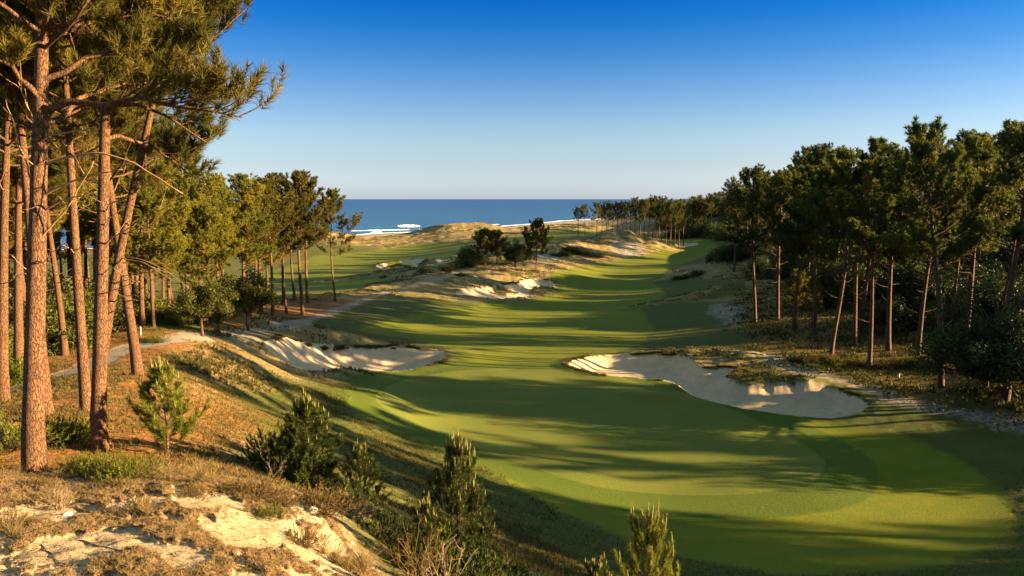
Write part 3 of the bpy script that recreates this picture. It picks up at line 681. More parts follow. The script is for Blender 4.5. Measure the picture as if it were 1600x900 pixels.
# ---- hero pines on the left
HP = dict(sides=12, tw=22, tf=6, nn=52, ln=.19, wd=.014, shoot=.24, dead=0)
def hero(px, py, D, seed, H, r0, label, top_px=None, bark=None, **kw):
    p = pD(px, py, D); z = float(surf(p[0], p[1]))
    a = dict(HP); a.update(kw)
    lean = (0, 0)
    if top_px: 
        tx_, ty_ = top_px; q = pD(tx_, ty_, D); fz = (q[2]-z)/H; lean = ((q[0]-p[0])/max(fz, .1)**1.2, 0)
    stubs = a.pop('stubs', [])
    pr = pine_proto(seed, H=H, r0=r0, lean=lean, bark=bark or MAT_BARK, bend=a.pop('bend', .12), **a)
    o = place(pr, 'pine_tree', p[0], p[1], 1, 0, label, 'pine tree', 'tall pines on the left dune', z=z)
    r_ = np.random.default_rng(seed+5)
    for (ay, tx2, ty2, sag, rad_) in stubs:         # bare dead branches the photo shows: height on trunk, tip pixel
        h = CAM_Z+ray(0, ay)[1]*D-z; a3 = pr['tr'](np.array([h/H]))[0]; tip = pD(tx2, ty2, D*.97)-np.array([p[0], p[1], z-.05])
        s_ = np.linspace(0, 1, 14); P = a3[None]+(tip-a3)[None]*s_[:, None]; P[:, 2] += sag*np.sin(pi*s_); P[1:] += np.cumsum(r_.normal(size=(13, 3))*.012, 0)
        bg_ = Bag(); tubes(bg_, P[None], (rad_*np.linspace(1, .35, 14))[None], 8, rough=.06, r_=r_)
        nside = r_.integers(1, 4); ts_ = r_.uniform(.4, .9, nside); sp, stg = along(np.repeat(P[None], nside, 0), ts_)
        SP = curve(sp, norm(stg+r_.normal(size=(nside, 3))*.6), r_.uniform(.2, .6, nside), r_, 5, .1, .1)
        tubes(bg_, SP, np.full((nside, 1), rad_*.35)*np.linspace(1, .3, 5)[None], 5)
        obj('dead_branch', bg_.mesh('dead_branch', MAT_DEAD, True), o)
    return o, p, z
MAT_DEAD = solid('dead_wood', (.30,.18,.10), .8)
def off(px, py, D, base):      # pixel -> offset from a tree base
    q = pD(px, py, D); return q-np.array([base[0], base[1], base[2]])
b1 = pD(52, 738, 12); b1[2] = surf(b1[0], b1[1])
o1, *_ = hero(52, 738, 12, 11, 11.6, .170, 'nearest and thickest pine with furrowed reddish bark, far left of the dune', (66, 100), cb=.58, Rm=3.4, nl=46,
     extra=[(6.0, off(378, 178, 11.6, b1), .06, .25), (6.5, off(285, 85, 12.5, b1), .05, .2), (7.3, off(270, 25, 12.2, b1), .05, .1), (6.2, off(-40, 60, 11, b1), .05, .1), (5.8, off(250, 120, 14.5, b1), .05, .2)],
     stubs=[(258, 282, 300, .42, .022), (302, 185, 266, .08, .020), (328, 148, 292, .05, .018), (375, 147, 258, -.05, .016), (211, 132, 199, .03, .020), (233, 100, 228, 0, .012), (300, 10, 150, -.05, .016), (220, 30, 130, .05, .016), (258, 32, 238, 0, .012), (325, 50, 310, .0, .01), (407, 85, 402, 0, .012), (405, 80, 408, 0, .01)])
b2 = pD(155, 708, 14.8); b2[2] = surf(b2[0], b2[1])
hero(155, 708, 14.8, 12, 12.6, .150, 'second thick pine rising from the bushes behind the nearest one', (165, 110), cb=.54, Rm=3.1, nl=46,
     extra=[(7.0, off(325, 220, 15.5, b2), .05, .3), (8.2, off(335, 160, 15.0, b2), .05, .2), (6.4, off(300, 275, 16.5, b2), .045, .3)],
     stubs=[(330, 200, 310, .05, .018), (382, 215, 345, .05, .018), (430, 178, 412, .02, .014), (458, 205, 440, 0, .014), (352, 180, 330, .0, .014)])
hero(150, 705, 16.6, 13, 11.8, .125, 'pine leaning right with its base behind the second thick pine', (205, 290), cb=.64, Rm=2.5, nl=30, stubs=[(365, 240, 362, .05, .015), (440, 218, 444, .03, .016), (470, 212, 455, .05, .016), (487, 215, 482, .05, .014), (400, 265, 430, .12, .014), (352, 260, 330, .1, .014)])
hero(135, 640, 18.5, 14, 12.4, .135, 'slim pine bending left between the two thick pines', (112, 300), cb=.52, Rm=3.4, nl=44, stubs=[(395, 100, 380, 0, .014), (390, 145, 380, .02, .014)])
hero(216, 585, 26, 15, 12.5, .175, 'curved pine leaning left beside the cart path', (178, 330), cb=.48, Rm=3.6, nl=44, nn=44, wd=.014, stubs=[(430, 270, 425, .1, .02), (412, 250, 395, .1, .02), (470, 225, 462, 0, .02), (400, 300, 450, .3, .02)])
hero(5, 628, 21, 16, 13, .15, 'pine at the left picture edge rising from low bushes', (12, 300), cb=.48, Rm=3.6, nl=46, stubs=[(440, 40, 425, 0, .015), (300, 0, 270, 0, .015)])
hero(74, 650, 17.5, 17, 12.5, .13, 'pine standing directly behind the nearest trunk', (38, 290), cb=.55, Rm=3.2, nl=44, stubs=[(430, 20, 400, 0, .013)])
hero(28, 560, 30, 18, 13, .19, 'slender pine behind the left edge trees', (32, 300), cb=.5, Rm=3.5, nl=40, nn=40, wd=.016)
hero(-160, 690, 16, 19, 13, .19, 'pine just outside the left edge, its boughs hanging into view', None, cb=.5, Rm=4.2, nl=46)
# forest behind them
r_ = np.random.default_rng(50)
lf = 0; placed = []
cand = [(95,505,46),(48,492,52),(72,480,60),(10,500,50),(120,470,75),(150,468,80),(35,470,78),(240,487,62),(270,478,68),(230,470,84),(255,468,88),(200,480,70),(180,475,90),(5,468,90),(90,462,95),(300,470,80),(320,476,74),(60,455,110),(140,458,105),(215,462,100),(-30,490,56),(-60,560,34),(-90,600,28),(-100,500,50),(400,475,84),(350,472,90),(285,462,100),(165,500,50)]
tops = dict()
for i, (px, py, D) in enumerate(cand):
    t_ = 250+r_.uniform(-40, 30) if px < 230 else 292+r_.uniform(-8, 12)
    if D < 62 and px < 230: t_ = 200+r_.uniform(-60, 30)
    pine_at(px, py, t_, MID if i % 2 else MIDL, i, ['pine in the left wood behind the thick trunks'][0], 'pines filling the left wood', D=D)
# bright bushy pines right part of the left wood
for i, (px, py, top, D) in enumerate([(265,492,300,52),(305,500,290,60),(345,498,283,66),(382,492,284,72),(408,482,290,80),(240,505,315,46),(330,512,330,54),(212,492,300,56)]):
    pine_at(px, py, top, BUSHY, i, ['bushy yellow green pine left of the cart path bend','tall bushy pine above the small oak','bushy pine with a pointed yellow green crown above the oaks','round topped bushy pine at the right of the bright row','bushy pine closing the right end of the bright row','lower bushy pine half hidden by bare branches','short bushy pine directly behind the small oaks','bushy pine behind the curved leaning trunk'][i], 'bright bushy pines above the oaks', D=D)
# grove and lone pine
for i, (px, py, top, sx) in enumerate([(426,492,288,.78),(443,476,282,.8),(418,470,290,.8),(473,492,274,.85),(481,474,285,.75),(461,470,290,.7),(524,470,305,.72),(448,490,320,.5)]):
    pine_at(px, py, top, [MID[0],MID[3],MIDD[1],MID[5],MID[1],MIDD[4],MID[2],MID[4]], i, ['slim pine at the left of the grove beside the dirt track','second pine from the left in the dirt track grove','dark pine at the back left of the dirt track grove','tallest pine of the grove beside the dirt track','pine directly behind the tallest pine of the grove','dark pine between the two halves of the grove','lone pine standing apart right of the grove against the sea','small thin pine in the front of the grove'][i], 'grove of pines beside the dirt track')

# ---- right wood: front row by hand
front = [(1180,505,272,'dark leaning pine at the corner of the right wood',.85,MIDD,0,.07),(1147,425,300,'lone dark pine on the low mound across the fairway',.75,MIDD,1,0),(1298,556,250,'pine with a sunlit rusty trunk and dead side boughs fronting the right wood',.95,MIDD,2,.02),
 (1358,577,262,'thin crooked pine right of the one with dead boughs',.7,MIDD,4,.03),(1388,548,262,'inclined pine behind the thin crooked one',.9,MIDD,3,.06),(1433,566,246,'straight slim red trunked pine in the middle of the front row',.8,MIDD,5,.03),
 (1470,605,205,'big dark pine with the tallest crown of the right wood',1.0,MIDD,0,.06),(1508,545,232,'forked pine behind the big dark pine',.9,MIDD,3,.05),(1560,600,206,'pine above the dark bush at the right edge',1.0,MIDD,1,.08),(1272,522,268,'short pine set back left of the pine with dead boughs',.9,MIDD,5,.02),(1335,540,275,'pine half hidden between the crooked trunk and the dead boughs',.9,MIDD,1,.03),
 (1215,500,280,'pine just behind the corner of the right wood',.9,MIDD,3,.02),(1240,515,290,'low crowned pine near the corner of the right wood',.85,MIDD,5,.02)]
for i, (px, py, top, lab, sx, pr, k, tl) in enumerate(front):
    pine_at(px, py, top, pr, k, lab, 'front row pines of the right wood', tilt=(0, tl))
occ = [at(f[0], f[1])[:2] for f in front]
# inside of the wood and its unseen sun side
def edge_x(D): return np.interp(D, [-40,0,20,40,55,65,83,110,140,180,250,330,420], [48,42,38,33,35,32,31,37,46,54,74,92,110])
GAPS = [(54,72,.99)]
def in_gap(x, y):
    c = y+.07*x
    for a, b, p in GAPS:
        if a < c < b and r_.random() < (p if x > .71*y else .5): return True
    return False
cnt = 0; tries = 0; wood_pts = []
while cnt < 155 and tries < 9000:
    tries += 1
    y = r_.uniform(-25, 330) if r_.random() < .85 else r_.uniform(40, 100); depth = 75*r_.random()**1.5
    x = edge_x(y)+2+depth+(r_.random()**2)*30*(y > 150)
    if in_gap(x, y): continue
    dmin = 3.6 if y < 150 else 5.0
    if any((x-a)**2+(y-b)**2 < dmin**2 for a, b in wood_pts) or any((x-a)**2+(y-b)**2 < 9 for a, b in occ): continue
    if y < 60 and x < .74*y+5: continue
    wood_pts.append((x, y)); cnt += 1
    fr = y > 150
    pr = (FAR if fr else MIDD)[r_.integers(4 if fr else 6)]
    Ht = (16.5 if not fr else 14.5)*r_.uniform(.85, 1.12); s = Ht/pr['H']
    place(pr, 'pine_tree', x, y, s, r_.uniform(0, 6.28), 'dark pine inside the right wood' if not fr else 'distant pine of the right wood', 'pine tree', 'pines inside the right wood', tilt=(r_.normal()*.02, r_.normal()*.03+.01))
far_off = 0; t_ = 0
while far_off < 85 and t_ < 4000:               # the part of the wood standing right of the frame
    t_ += 1; y = r_.uniform(-25, 62); x = max(edge_x(y), .74*y+6)+r_.uniform(0, 60)*r_.random()**.4
    if in_gap(x, y) or any((x-a)**2+(y-b)**2 < 12 for a, b in wood_pts): continue
    wood_pts.append((x, y)); far_off += 1; k = r_.integers(6); place(MIDD[k], 'pine_tree', x, y, (10.5 if 3 < y+.07*x < 24 else 16.5)*r_.uniform(.85, 1.1)/17, r_.uniform(0, 6.28), 'pine of the right wood standing beyond the picture edge', 'pine tree', 'pines inside the right wood')
# far grove
gx = [(903,384,329),(914,376,326),(932,382,324),(941,380,327),(948,384,322),(957,379,326),(964,384,321),(972,380,324),(979,385,320),(985,379,324),(992,384,317),(999,380,322),(1006,385,318),(1013,380,321),(1019,384,316),(1026,379,320),(1033,384,318),(1040,380,322),(1047,383,319),(1054,379,323),(1061,382,321),(1068,378,324),(970,376,323),(1000,375,320),(1030,375,320),(950,375,325)]
for i, (px, py, top) in enumerate(gx):
    D = 205+(385-py)*5
    lab = {0:'leftmost slim pine of the far grove standing before the sea',1:'second slim pine at the left end of the far grove',2:'third pine from the left in the far grove',3:'fourth pine from the left in the far grove',20:'second last pine at the right end of the far grove',21:'last pine at the right end of the far grove'}.get(i, 'pine in the middle of the far grove')
    p = pD(px, py, D); z = float(surf(p[0], p[1])); _, kz = ray(px, top); Ht = CAM_Z+kz*D-z; pr = (FLAT if i < 17 else FAR)[i % 3]
    place(pr, 'pine_tree', p[0], D, Ht/pr['H'], r_.uniform(0, 6.28), lab, 'pine tree', 'pines of the far grove')
# hill wood at the far right
for i in range(62):
    px = r_.uniform(1050, 1185); D = r_.uniform(270, 430); top = 326-(D-270)*.075-(px-1062)*.14+r_.uniform(-3, 3)
    top = min(top, 322) if px < 1100 else top
    p = pD(px, 350, D); z = float(surf(p[0], p[1])); Ht = np.clip(CAM_Z+ray(px, top)[1]*D-z, 8, 17)
    place(FAR[i % 4], 'pine_tree', p[0], D, Ht/14, r_.uniform(0, 6.28), 'distant pine on the hill behind the far grove', 'pine tree', 'pines on the far hill')

for i, (px, py, top, lab) in enumerate([(1245,505,425,'low golden lit young pine at the left of the pine with dead boughs'),(1268,515,440,'small dim pine behind the golden one in the right wood'),(1452,560,430,'golden lit low pine behind the big dark pine'),(1375,545,440,'low pine boughs between the crooked and the inclined trunk'),(1410,540,450,'low pine behind the straight slim trunk')]):
    pine_at(px, py, top, BUSHY, i, lab, 'low sunlit pines of the right wood')
for i in range(22):
    D = r_.uniform(34, 95); px = r_.uniform(-40, 235) if i < 20 else r_.uniform(235, 330); D = max(D, 62) if i >= 20 else D; p = pD(px, 500, D)
    place((BUSHY if i % 3 else MIDL)[i % 3], 'pine_tree', p[0], D, r_.uniform(.85, 1.25)*(1 if i % 3 else .8), r_.uniform(0, 6.28), 'pine in the left wood behind the thick trunks', 'pine tree', 'pines filling the left wood')
# ---- broadleaf trees and bushes
def leaf_templ(n, sz, r_, rad=.5):
    c = norm(r_.normal(size=(n, 3)))*(rad*r_.random((n, 1))**.45); nrm_ = norm(c+r_.normal(size=(n, 3))*.6*rad)
    u = norm(np.cross(nrm_, r_.normal(size=(n, 3)))); v_ = np.cross(nrm_, u); l = sz*r_.uniform(.6, 1.2, (n, 1))
    return np.stack([c-u*l*.32, c+u*l*.32, c+v_*l], 1).reshape(-1, 3)
def bush_proto(seed, W=1.0, Hh=1.0, n=60, cl=.28, leaves=60, sz=.07, stem=.02, trunk_h=0., mat=None, bark=None, spiky=0., low=.1, name='leaves'):
    r_ = np.random.default_rng(seed); wood = Bag(); fol = Bag()
    dirs = norm(r_.normal(size=(n, 3))); dirs[:, 2] = np.abs(dirs[:, 2])*1.0-.15
    rr_ = r_.random(n)**.4; lob = 1+.28*np.sin(np.arctan2(dirs[:, 1], dirs[:, 0])*3+r_.random()*6)+.15*r_.normal(size=n)
    P = dirs*rr_[:, None]*lob[:, None]*np.array([W, W, Hh])*.92; P[:, 2] = np.maximum(P[:, 2]+low*Hh, .06)+trunk_h
    b0 = np.array([[0, 0, trunk_h*.8]]) if trunk_h else np.zeros((1, 3))
    s_ = np.linspace(0, 1, 5)[None, :, None]; mid = P*.5*np.array([.7, .7, 1.1])+b0*.5
    B0 = np.repeat(b0, n, 0)+r_.normal(size=(n, 3))*np.array([.04, .04, 0])*W
    CPs = (1-s_)**2*B0[:, None]+2*s_*(1-s_)*mid[:, None]+s_**2*P[:, None]
    tubes(wood, CPs, np.full((n, 1), stem)*np.linspace(1, .3, 5)[None], 4, r_=r_)
    if trunk_h:
        TP = np.stack([np.linspace(0, .1, 7)*r_.normal(), np.linspace(0, .15, 7)*r_.normal(), np.linspace(-.15, trunk_h*1.1, 7)], 1)
        tubes(wood, TP[None], (stem*3.2*np.linspace(1.25, .7, 7))[None], 9, rough=.04, r_=r_)
    if spiky: tm = [needles(leaves, spiky, sz, sz*.22, r_, (20, 60)) for _ in range(4)]
    else: tm = [leaf_templ(leaves, sz, r_, cl) for _ in range(4)]
    tint = np.clip(.4+.22*r_.normal(size=n), 0, 1)
    put(fol, tm, P, norm(dirs+np.array([0, 0, .9])+.2*r_.normal(size=(n, 3))), r_.uniform(.75, 1.3, n), r_, tint, .2)
    return dict(wood=wood.mesh('stems', bark or MAT_BARKD, True), fol=fol.mesh(name, mat or MAT_LEAF), H=Hh+trunk_h)
def bush(proto, px, py, label, cat='bush', name='bush', group=None, s=1., D=None, zs=1., xyz=None, wood='stems', fol='leaves'):
    if xyz is not None: p = xyz
    elif D is None: p = at(px, py)
    else: p = pD(px, py, D)
    return place(proto, name, p[0], p[1], s, rng.uniform(0, 6.28), label, cat, group, wood=wood, fol=fol, zs=zs)
OAK = [bush_proto(300+i, W=2.6, Hh=2.4, n=190, cl=.5, leaves=70, sz=.17, stem=.035, trunk_h=1.8, mat=MAT_LEAF, low=.3) for i in range(2)]
ROUND = [bush_proto(310+i, W=4.0, Hh=4.2, n=330, cl=.55, leaves=110, sz=.15, stem=.06, trunk_h=1.4, mat=[MAT_LEAF, MAT_LEAFD][i], low=.15) for i in range(2)]
DBUSH = [bush_proto(320+i, W=2.4, Hh=2.3, n=220, cl=.45, leaves=90, sz=.12, stem=.03, mat=MAT_LEAFD) for i in range(2)]
GBUSH = [bush_proto(330+i, W=1.3, Hh=1.3, n=150, cl=.25, leaves=60, sz=.085, stem=.015, mat=[MAT_LEAF, MAT_LEAFG][i]) for i in range(2)]
LOWB = [bush_proto(340+i, W=.6, Hh=.36, n=190, leaves=26, sz=.05, stem=.006, mat=[MAT_LEAFG, MAT_HEATH, MAT_LEAFG][i], spiky=.16) for i in range(3)]
TW_ = bush(OAK[0], 388, 517, 'larger dark leafy oak beside the cart path', 'oak tree', 'oak_tree', 'small oaks beside the cart path', .98, wood='trunk', fol='crown')
bush(OAK[1], 317, 526, 'leftmost small oak beside the cart path', 'oak tree', 'oak_tree', 'small oaks beside the cart path', .66, wood='trunk', fol='crown')
bush(OAK[0], 343, 524, 'thin stemmed small oak between the two others', 'oak tree', 'oak_tree', 'small oaks beside the cart path', .58, wood='trunk', fol='crown')
# trees mid course
def sz_at(px, py, top, H):
    p = at(px, py); return (CAM_Z+ray(px, top)[1]*p[1]-p[2])/H
ROUNDP = [clone(pine_proto(350+i, H=7, r0=.14, cb=.28, Rm=3.3, nl=60, tw=8, tf=4, nn=18, ln=.35, wd=.07, dead=2, bend=.3, sides=5), MAT_NEED) for i in range(2)]
for px, py, top, pr, lab, zs in [(758,414,364,ROUNDP[0],'broad multi stemmed pine left of the mid course trio',.85),(776,414,368,ROUNDP[1],'narrower pine touching the broad one mid course',.9),(838,419,353,ROUNDP[1],'tall round crowned pine right of the mid course trio',1.25)]:
    s = sz_at(px, py, top, 7.3); place(pr, 'pine_tree', *at(px, py)[:2], s/zs, rng.uniform(0, 6), lab, 'pine tree', 'round pines mid course', zs=zs)
bush(ROUND[1], 806, 417, 'very dark round bush between the mid course pines', 'bush', 'bush', None, sz_at(806,417,380,5.3))
bush(DBUSH[0], 735, 414, 'bushy shrub at the foot of the broad mid course pine', 'bush', 'bush', None, sz_at(735,414,385,2.3))
# dark bushes of the right wood
bush(ROUND[1], 1570, 628, 'large dark leafy bush at the right picture edge', 'bush', 'bush', None, 1.2)
bush(ROUND[1], 1540, 610, 'rounded dark bush left of the large edge bush', 'bush', 'bush', None, .7)
for i, (px, py, s) in enumerate([(1115,408,1.0),(1133,406,1.2),(1152,402,1.3),(1170,400,1.4),(1068,372,1.5),(1085,370,1.8),(1102,369,1.9),(1050,372,1.2),(1120,370,2.0),(1138,372,2.2),(1195,430,1.4)]):
    bush(DBUSH[i % 2], px, py, ['leftmost of the dark bushes at the fairway corner','second dark bush at the fairway corner','third dark bush at the fairway corner','last dark bush before the wood at the fairway corner','low dark bush right of the far grove','dark bush behind the far tiny bunker','large dark bush under the far hill','small dark bush under the right end of the far grove','wide dark bush under the far hill','tallest dark bush under the far hill','dark bush behind the lone pine on the mound'][i], 'bush', 'bush', 'dark bushes along the far wood', s)
for i in range(26):
    D = r_.uniform(255, 400); p = pD(r_.uniform(1045, 1190), 350, D); place(DBUSH[i % 2], 'bush', p[0], D, r_.uniform(2, 3.6), r_.uniform(0, 6), 'dark green thicket on the far hill', 'bush', 'thickets on the far hill', wood='stems', fol='leaves')
n_ = 0
while n_ < 165:
    y = r_.uniform(52, 150); x = edge_x(y)+4.5+r_.random()**1.0*30
    if 61 < y+.07*x < 70 and x < 50 and r_.random() < .8: continue
    if x > y*.72+3: continue
    n_ += 1; place(DBUSH[n_ % 2], 'bush', x, y, r_.uniform(1.2, 2.9), r_.uniform(0, 6), 'dark undergrowth bush in the right wood', 'bush', 'undergrowth of the right wood', wood='stems', fol='leaves')
n_ = 0
while n_ < 40:                                   # unseen tall bushes added right of the frame to block low sun
    y = r_.uniform(-5, 60); x = max(edge_x(y), .72*y+4)+r_.uniform(0, 34); c = y+.07*x
    if 54 < c < 72: continue
    n_ += 1; place(DBUSH[n_ % 2], 'bush', x, y, r_.uniform(1.5, 3.2)*(.6 if c < 24 else 1), r_.uniform(0, 6), 'added sun-blocking bush beyond the right picture edge', 'bush', 'undergrowth of the right wood', wood='stems', fol='leaves')
# clearings: the wood leaves these sun paths open
LIT = ground_at([(900,572),(950,566),(1000,562),(1100,553),(1150,557),(1200,562),(1250,566),(1320,571),(1380,575),(720,562),(780,566),(850,560),(870,548),(760,548),(820,556),(480,562),(540,562),(600,562),(640,563),
  (640,655),(760,658),(900,656),(700,518),(800,520),(900,522),(980,526),(760,500),(860,486),(640,508),(700,470),(880,470),(960,462),(1040,448),(900,432),(960,428),(880,452),(1000,436),(1060,405),(1120,404),(980,412),
  (1400,775),(1470,800),(1540,815),(1250,645),(1320,668),(340,650),(420,655),(480,650),(300,575),(360,560),(1012,800),(258,600),(310,745)], surf)
LIT = np.concatenate([LIT, [pD(1012, 840, 8.6), pD(712, 690, 12.5), pD(258, 640, 15), pD(258, 580, 15), pD(480, 625, 15.5)]])
hs_ = np.array([to_sun[0], to_sun[1]])/np.hypot(to_sun[0], to_sun[1]); slope = math.tan(se)
def clear_sun_paths():
    n = 0
    for o in [o for o in C.objects if o.parent is None and o.get('group') in ('pines inside the right wood', 'undergrowth of the right wood', 'low sunlit pines of the right wood')]:
        bushy = 'undergrowth' in o['group'] or 'low' in o['group']; sc0 = o.scale[0]; zs0 = o.scale[2]
        R_ = 2.0*sc0 if bushy else 2.3*sc0; lo = 0 if bushy else .5*17*zs0; hi = (3 if 'undergrowth' in o['group'] else 17)*zs0
        dx = o.location.x-LIT[:, 0]; dy = o.location.y-LIT[:, 1]; t = dx*hs_[0]+dy*hs_[1]; dd = np.abs(dx*hs_[1]-dy*hs_[0]); h = LIT[:, 2]+t*slope-o.location.z
        if ((t > 0) & (dd < R_) & (h > lo) & (h < hi)).any():
            for ch in list(o.children): bpy.data.objects.remove(ch)
            bpy.data.objects.remove(o); n += 1
    print('cleared', n)
clear_sun_paths()
# bushes of the left wood
for i, (px, py, D, s, k) in enumerate([(78,552,36,1.9,0),(100,548,38,2.0,0),(125,540,42,1.9,0),(60,540,40,1.9,0),(20,560,34,1.2,1),(30,590,28,.8,1),(150,520,50,1.8,0),(190,505,56,1.6,1),(215,500,58,1.6,0),(240,505,50,1.2,1),(265,508,50,1.1,1),(290,505,54,1.3,0),(5,535,42,1.8,0),(40,520,48,2,0),(180,520,52,1.2,0),(95,520,50,2.4,0),(140,505,60,2.4,0),(170,495,66,2.4,0),(10,510,56,2.6,0)]):
    bush(GBUSH[k], px, py, 'green bush behind the cart path', 'bush', 'bush', 'green bushes behind the cart path', s, D)
for i, (px, py, s, k, lab) in enumerate([(128,738,.75,0,'bright green low bush left at the foot of the second thick pine'),(165,745,.85,2,'low heath bush in front of the second thick pine'),(200,748,.85,0,'rounded green bush on the dune crest right of the trunks'),(88,690,1.2,2,'dim bush behind the nearest trunk'),(15,700,1.3,2,'bush at the left edge behind the dune crest'),(110,690,1.1,2,'shaded bush between the two thick trunks'),
       (352,768,.32,0,'small bright green plant on the right of the dune crest'),(420,805,.42,0,'bright green plant at the dune shoulder above the dark slope'),(218,800,.5,1,'yellowing brown heather clump in the middle of the dune'),(95,790,.45,1,'grey brown heather clump below the nearest pine'),(10,825,.5,1,'heather clump at the left edge of the dune'),(400,775,.7,1,'rusty heather mat at the dune shoulder'),(545,880,.3,0,'green sprig beside the tall grass at the bottom'),(375,893,.22,0,'small green plant at the bottom edge of the sand'),(60,760,.4,1,'brown heather patch at the foot of the nearest pine'),(300,775,.45,1,'brown heather under the pale grass tufts'),(10,600,1.6,0,'bush beside the cart path at the left edge'),(180,760,.4,1,'low brown heather below the green crest bushes'),(440,790,.45,1,'rusty heather on the dune shoulder beside the green plant'),
       (245,535,1.1,0,'small bright plant on the path bend mound'),(500,800,.9,1,'dim heather in the shaded hollow'),(470,850,.5,1,'olive tuft at the edge of the shaded hollow')]):
    bush(LOWB[k], px, py, lab, 'plant' if s < .45 else 'bush', 'low_bush', None, s)
# sunlit heath under the right wood's front row
for i in range(34):
    px = 1245+i*7+r_.uniform(-4, 4); py = 566+r_.uniform(-4, 6)+(px-1300)*.05
    bush(LOWB[[0, 1, 1][i % 3]], px, py, 'sunlit heath plant under the front row pines', 'plant', 'low_bush', 'heath strip under the front row pines', r_.uniform(.8, 1.5) if px < 1420 else r_.uniform(1.2, 2.0))
for i, (px, py, s) in enumerate([(505,545,.9),(528,543,1.2),(480,540,.8),(430,530,.9),(600,434,1.6),(575,455,1.2),(720,432,2.2),(665,425,2.4),(890,392,3.6),(905,396,4.0),(920,400,3.4),(880,398,3.0),(935,402,3),(1090,428,2.4),(1075,434,2.2),(1060,436,2),(868,400,2.4),(640,418,2.2),(700,422,2.6)]):
    bush(GBUSH[0], px, py, ['bush on the lip of the left bunker','largest bush on the lip of the left bunker','low bush at the left end of the bunker lip','small bush beyond the left corner of the bunker'][i] if i < 4 else 'low green bush on the mid course mounds', 'bush', 'bush', 'bushes on the mounds mid course', s*.5, zs=.55)

# ---- young pines
def young_proto(seed, H=2.6, R=.75, wh=8, nb=5, nn=26, ln=.11, wd=.006, mat=None, cand=True, dens=1.0):
    r_ = np.random.default_rng(seed); wood = Bag(); fol = Bag(); cd = Bag()
    s_ = np.linspace(0, 1, 10); TP = np.stack([.05*np.sin(s_*4), .04*np.cos(s_*3), s_*H], 1); TP[0, 2] = -.2
    tubes(wood, TP[None], (.035*H/2.6*np.linspace(1, .25, 10))[None], 7)
    hs = np.repeat(np.linspace(.10, .90, wh), nb)+r_.normal(size=wh*nb)*.015; n = len(hs)
    a = np.tile(np.arange(nb)*2*pi/nb, wh)+np.repeat(r_.random(wh)*6, nb)+r_.normal(size=n)*.25
    L = R*(1.08-hs)**.75*r_.uniform(.75, 1.2, n)+.10
    el = np.radians(25+35*hs+r_.normal(size=n)*6); D0 = np.stack([np.cos(a)*np.cos(el), np.sin(a)*np.cos(el), np.sin(el)], 1)
    P0 = np.stack([np.interp(hs, s_, TP[:, k]) for k in range(3)], 1)
    BP = curve(P0, D0, L, r_, 6, .9, .05); tubes(wood, BP, np.full((n, 1), .010)*np.linspace(1, .4, 6)[None], 4)
    # side shoots
    m = 4; bi = np.repeat(np.arange(n), m); ts_ = r_.uniform(.35, .9, len(bi)); p, tg = along(BP[bi], ts_)
    d2 = norm(tg+norm(r_.normal(size=p.shape))*.5+np.array([0, 0, .5])); l2 = L[bi]*.38*r_.uniform(.6, 1.2, len(bi)); SP = curve(p, d2, l2, r_, 4, .8, .05)
    tubes(wood, SP, np.full((len(SP), 1), .006)*np.linspace(1, .5, 4)[None], 3)
    tm = [needles(nn, .07, ln, wd, r_, (30, 65)) for _ in range(5)]
    def brush(PL, LL, lo):
        k = np.maximum(2, (LL*(1-lo)/.045*dens).astype(int)); i_ = np.repeat(np.arange(len(PL)), k); t_ = r_.uniform(lo, 1, len(i_)); p, tg = along(PL[i_], t_)
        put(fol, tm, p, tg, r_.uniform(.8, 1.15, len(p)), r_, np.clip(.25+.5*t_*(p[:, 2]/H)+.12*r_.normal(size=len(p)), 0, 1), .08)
    brush(BP, L, .25); brush(SP, l2, .15); brush(TP[None], np.array([H*1.2]), .45)
    # upright candles
    ends = np.concatenate([BP[:, -1], SP[r_.random(len(SP)) < .35][:, -1], np.tile(TP[-1], (4, 1))]); hh = ends[:, 2]/H
    dl = np.concatenate([norm(BP[:, -1]-BP[:, -2]), np.tile([0, 0, 1.], (len(ends)-len(BP), 1))])
    keep = hh > .45; ends = ends[keep]; dl = dl[keep]; hh = hh[keep]
    dd = norm(dl*.35+np.array([0, 0, 1.])+r_.normal(size=ends.shape)*.07); cl_ = (.07+.13*hh**2)*r_.uniform(.7, 1.3, len(ends))
    cl_[-4:] = np.array([.34, .24, .22, .2]) if len(ends) > 4 else cl_[-4:]
    dd[-3:] = norm(dd[-3:]+r_.normal(size=(3, 3))*np.array([.25, .25, 0]))
    CPp = curve(ends, dd, cl_, r_, 4, .3, .02); tubes(cd, CPp, np.full((len(ends), 1), .009)*np.array([[.8, 1, .95, .45]]), 6, .5)
    tc = [needles(26, .05, .028, .004, r_, (15, 40)) for _ in range(3)]
    k = np.maximum(3, (cl_/.03).astype(int)); i_ = np.repeat(np.arange(len(CPp)), k); p, tg = along(CPp[i_], r_.random(len(i_)))
    put(cd, tc, p, tg, np.full(len(p), 1.), r_, np.clip(.5+.25*r_.normal(size=len(p)), 0, 1))
    return dict(wood=wood.mesh('stem', MAT_BARKD, True), fol=fol.mesh('needles', mat or MAT_YOUNG), cand=cd.mesh('shoots', MAT_CAND) if cand else None, H=H+.3)
def young(px, D, top_py, proto, label, rz=0, sxy=None):
    p = pD(px, 700, D); z = float(surf(p[0], p[1])); Ht = CAM_Z+ray(px, top_py)[1]*D-z; s = Ht/proto['H']
    o = place(proto, 'young_pine', p[0], p[1], s if sxy is None else sxy, rz, label, 'young pine', 'young pines in the foreground', z=z, wood='stem', fol='needles', zs=1 if sxy is None else s/sxy); return o
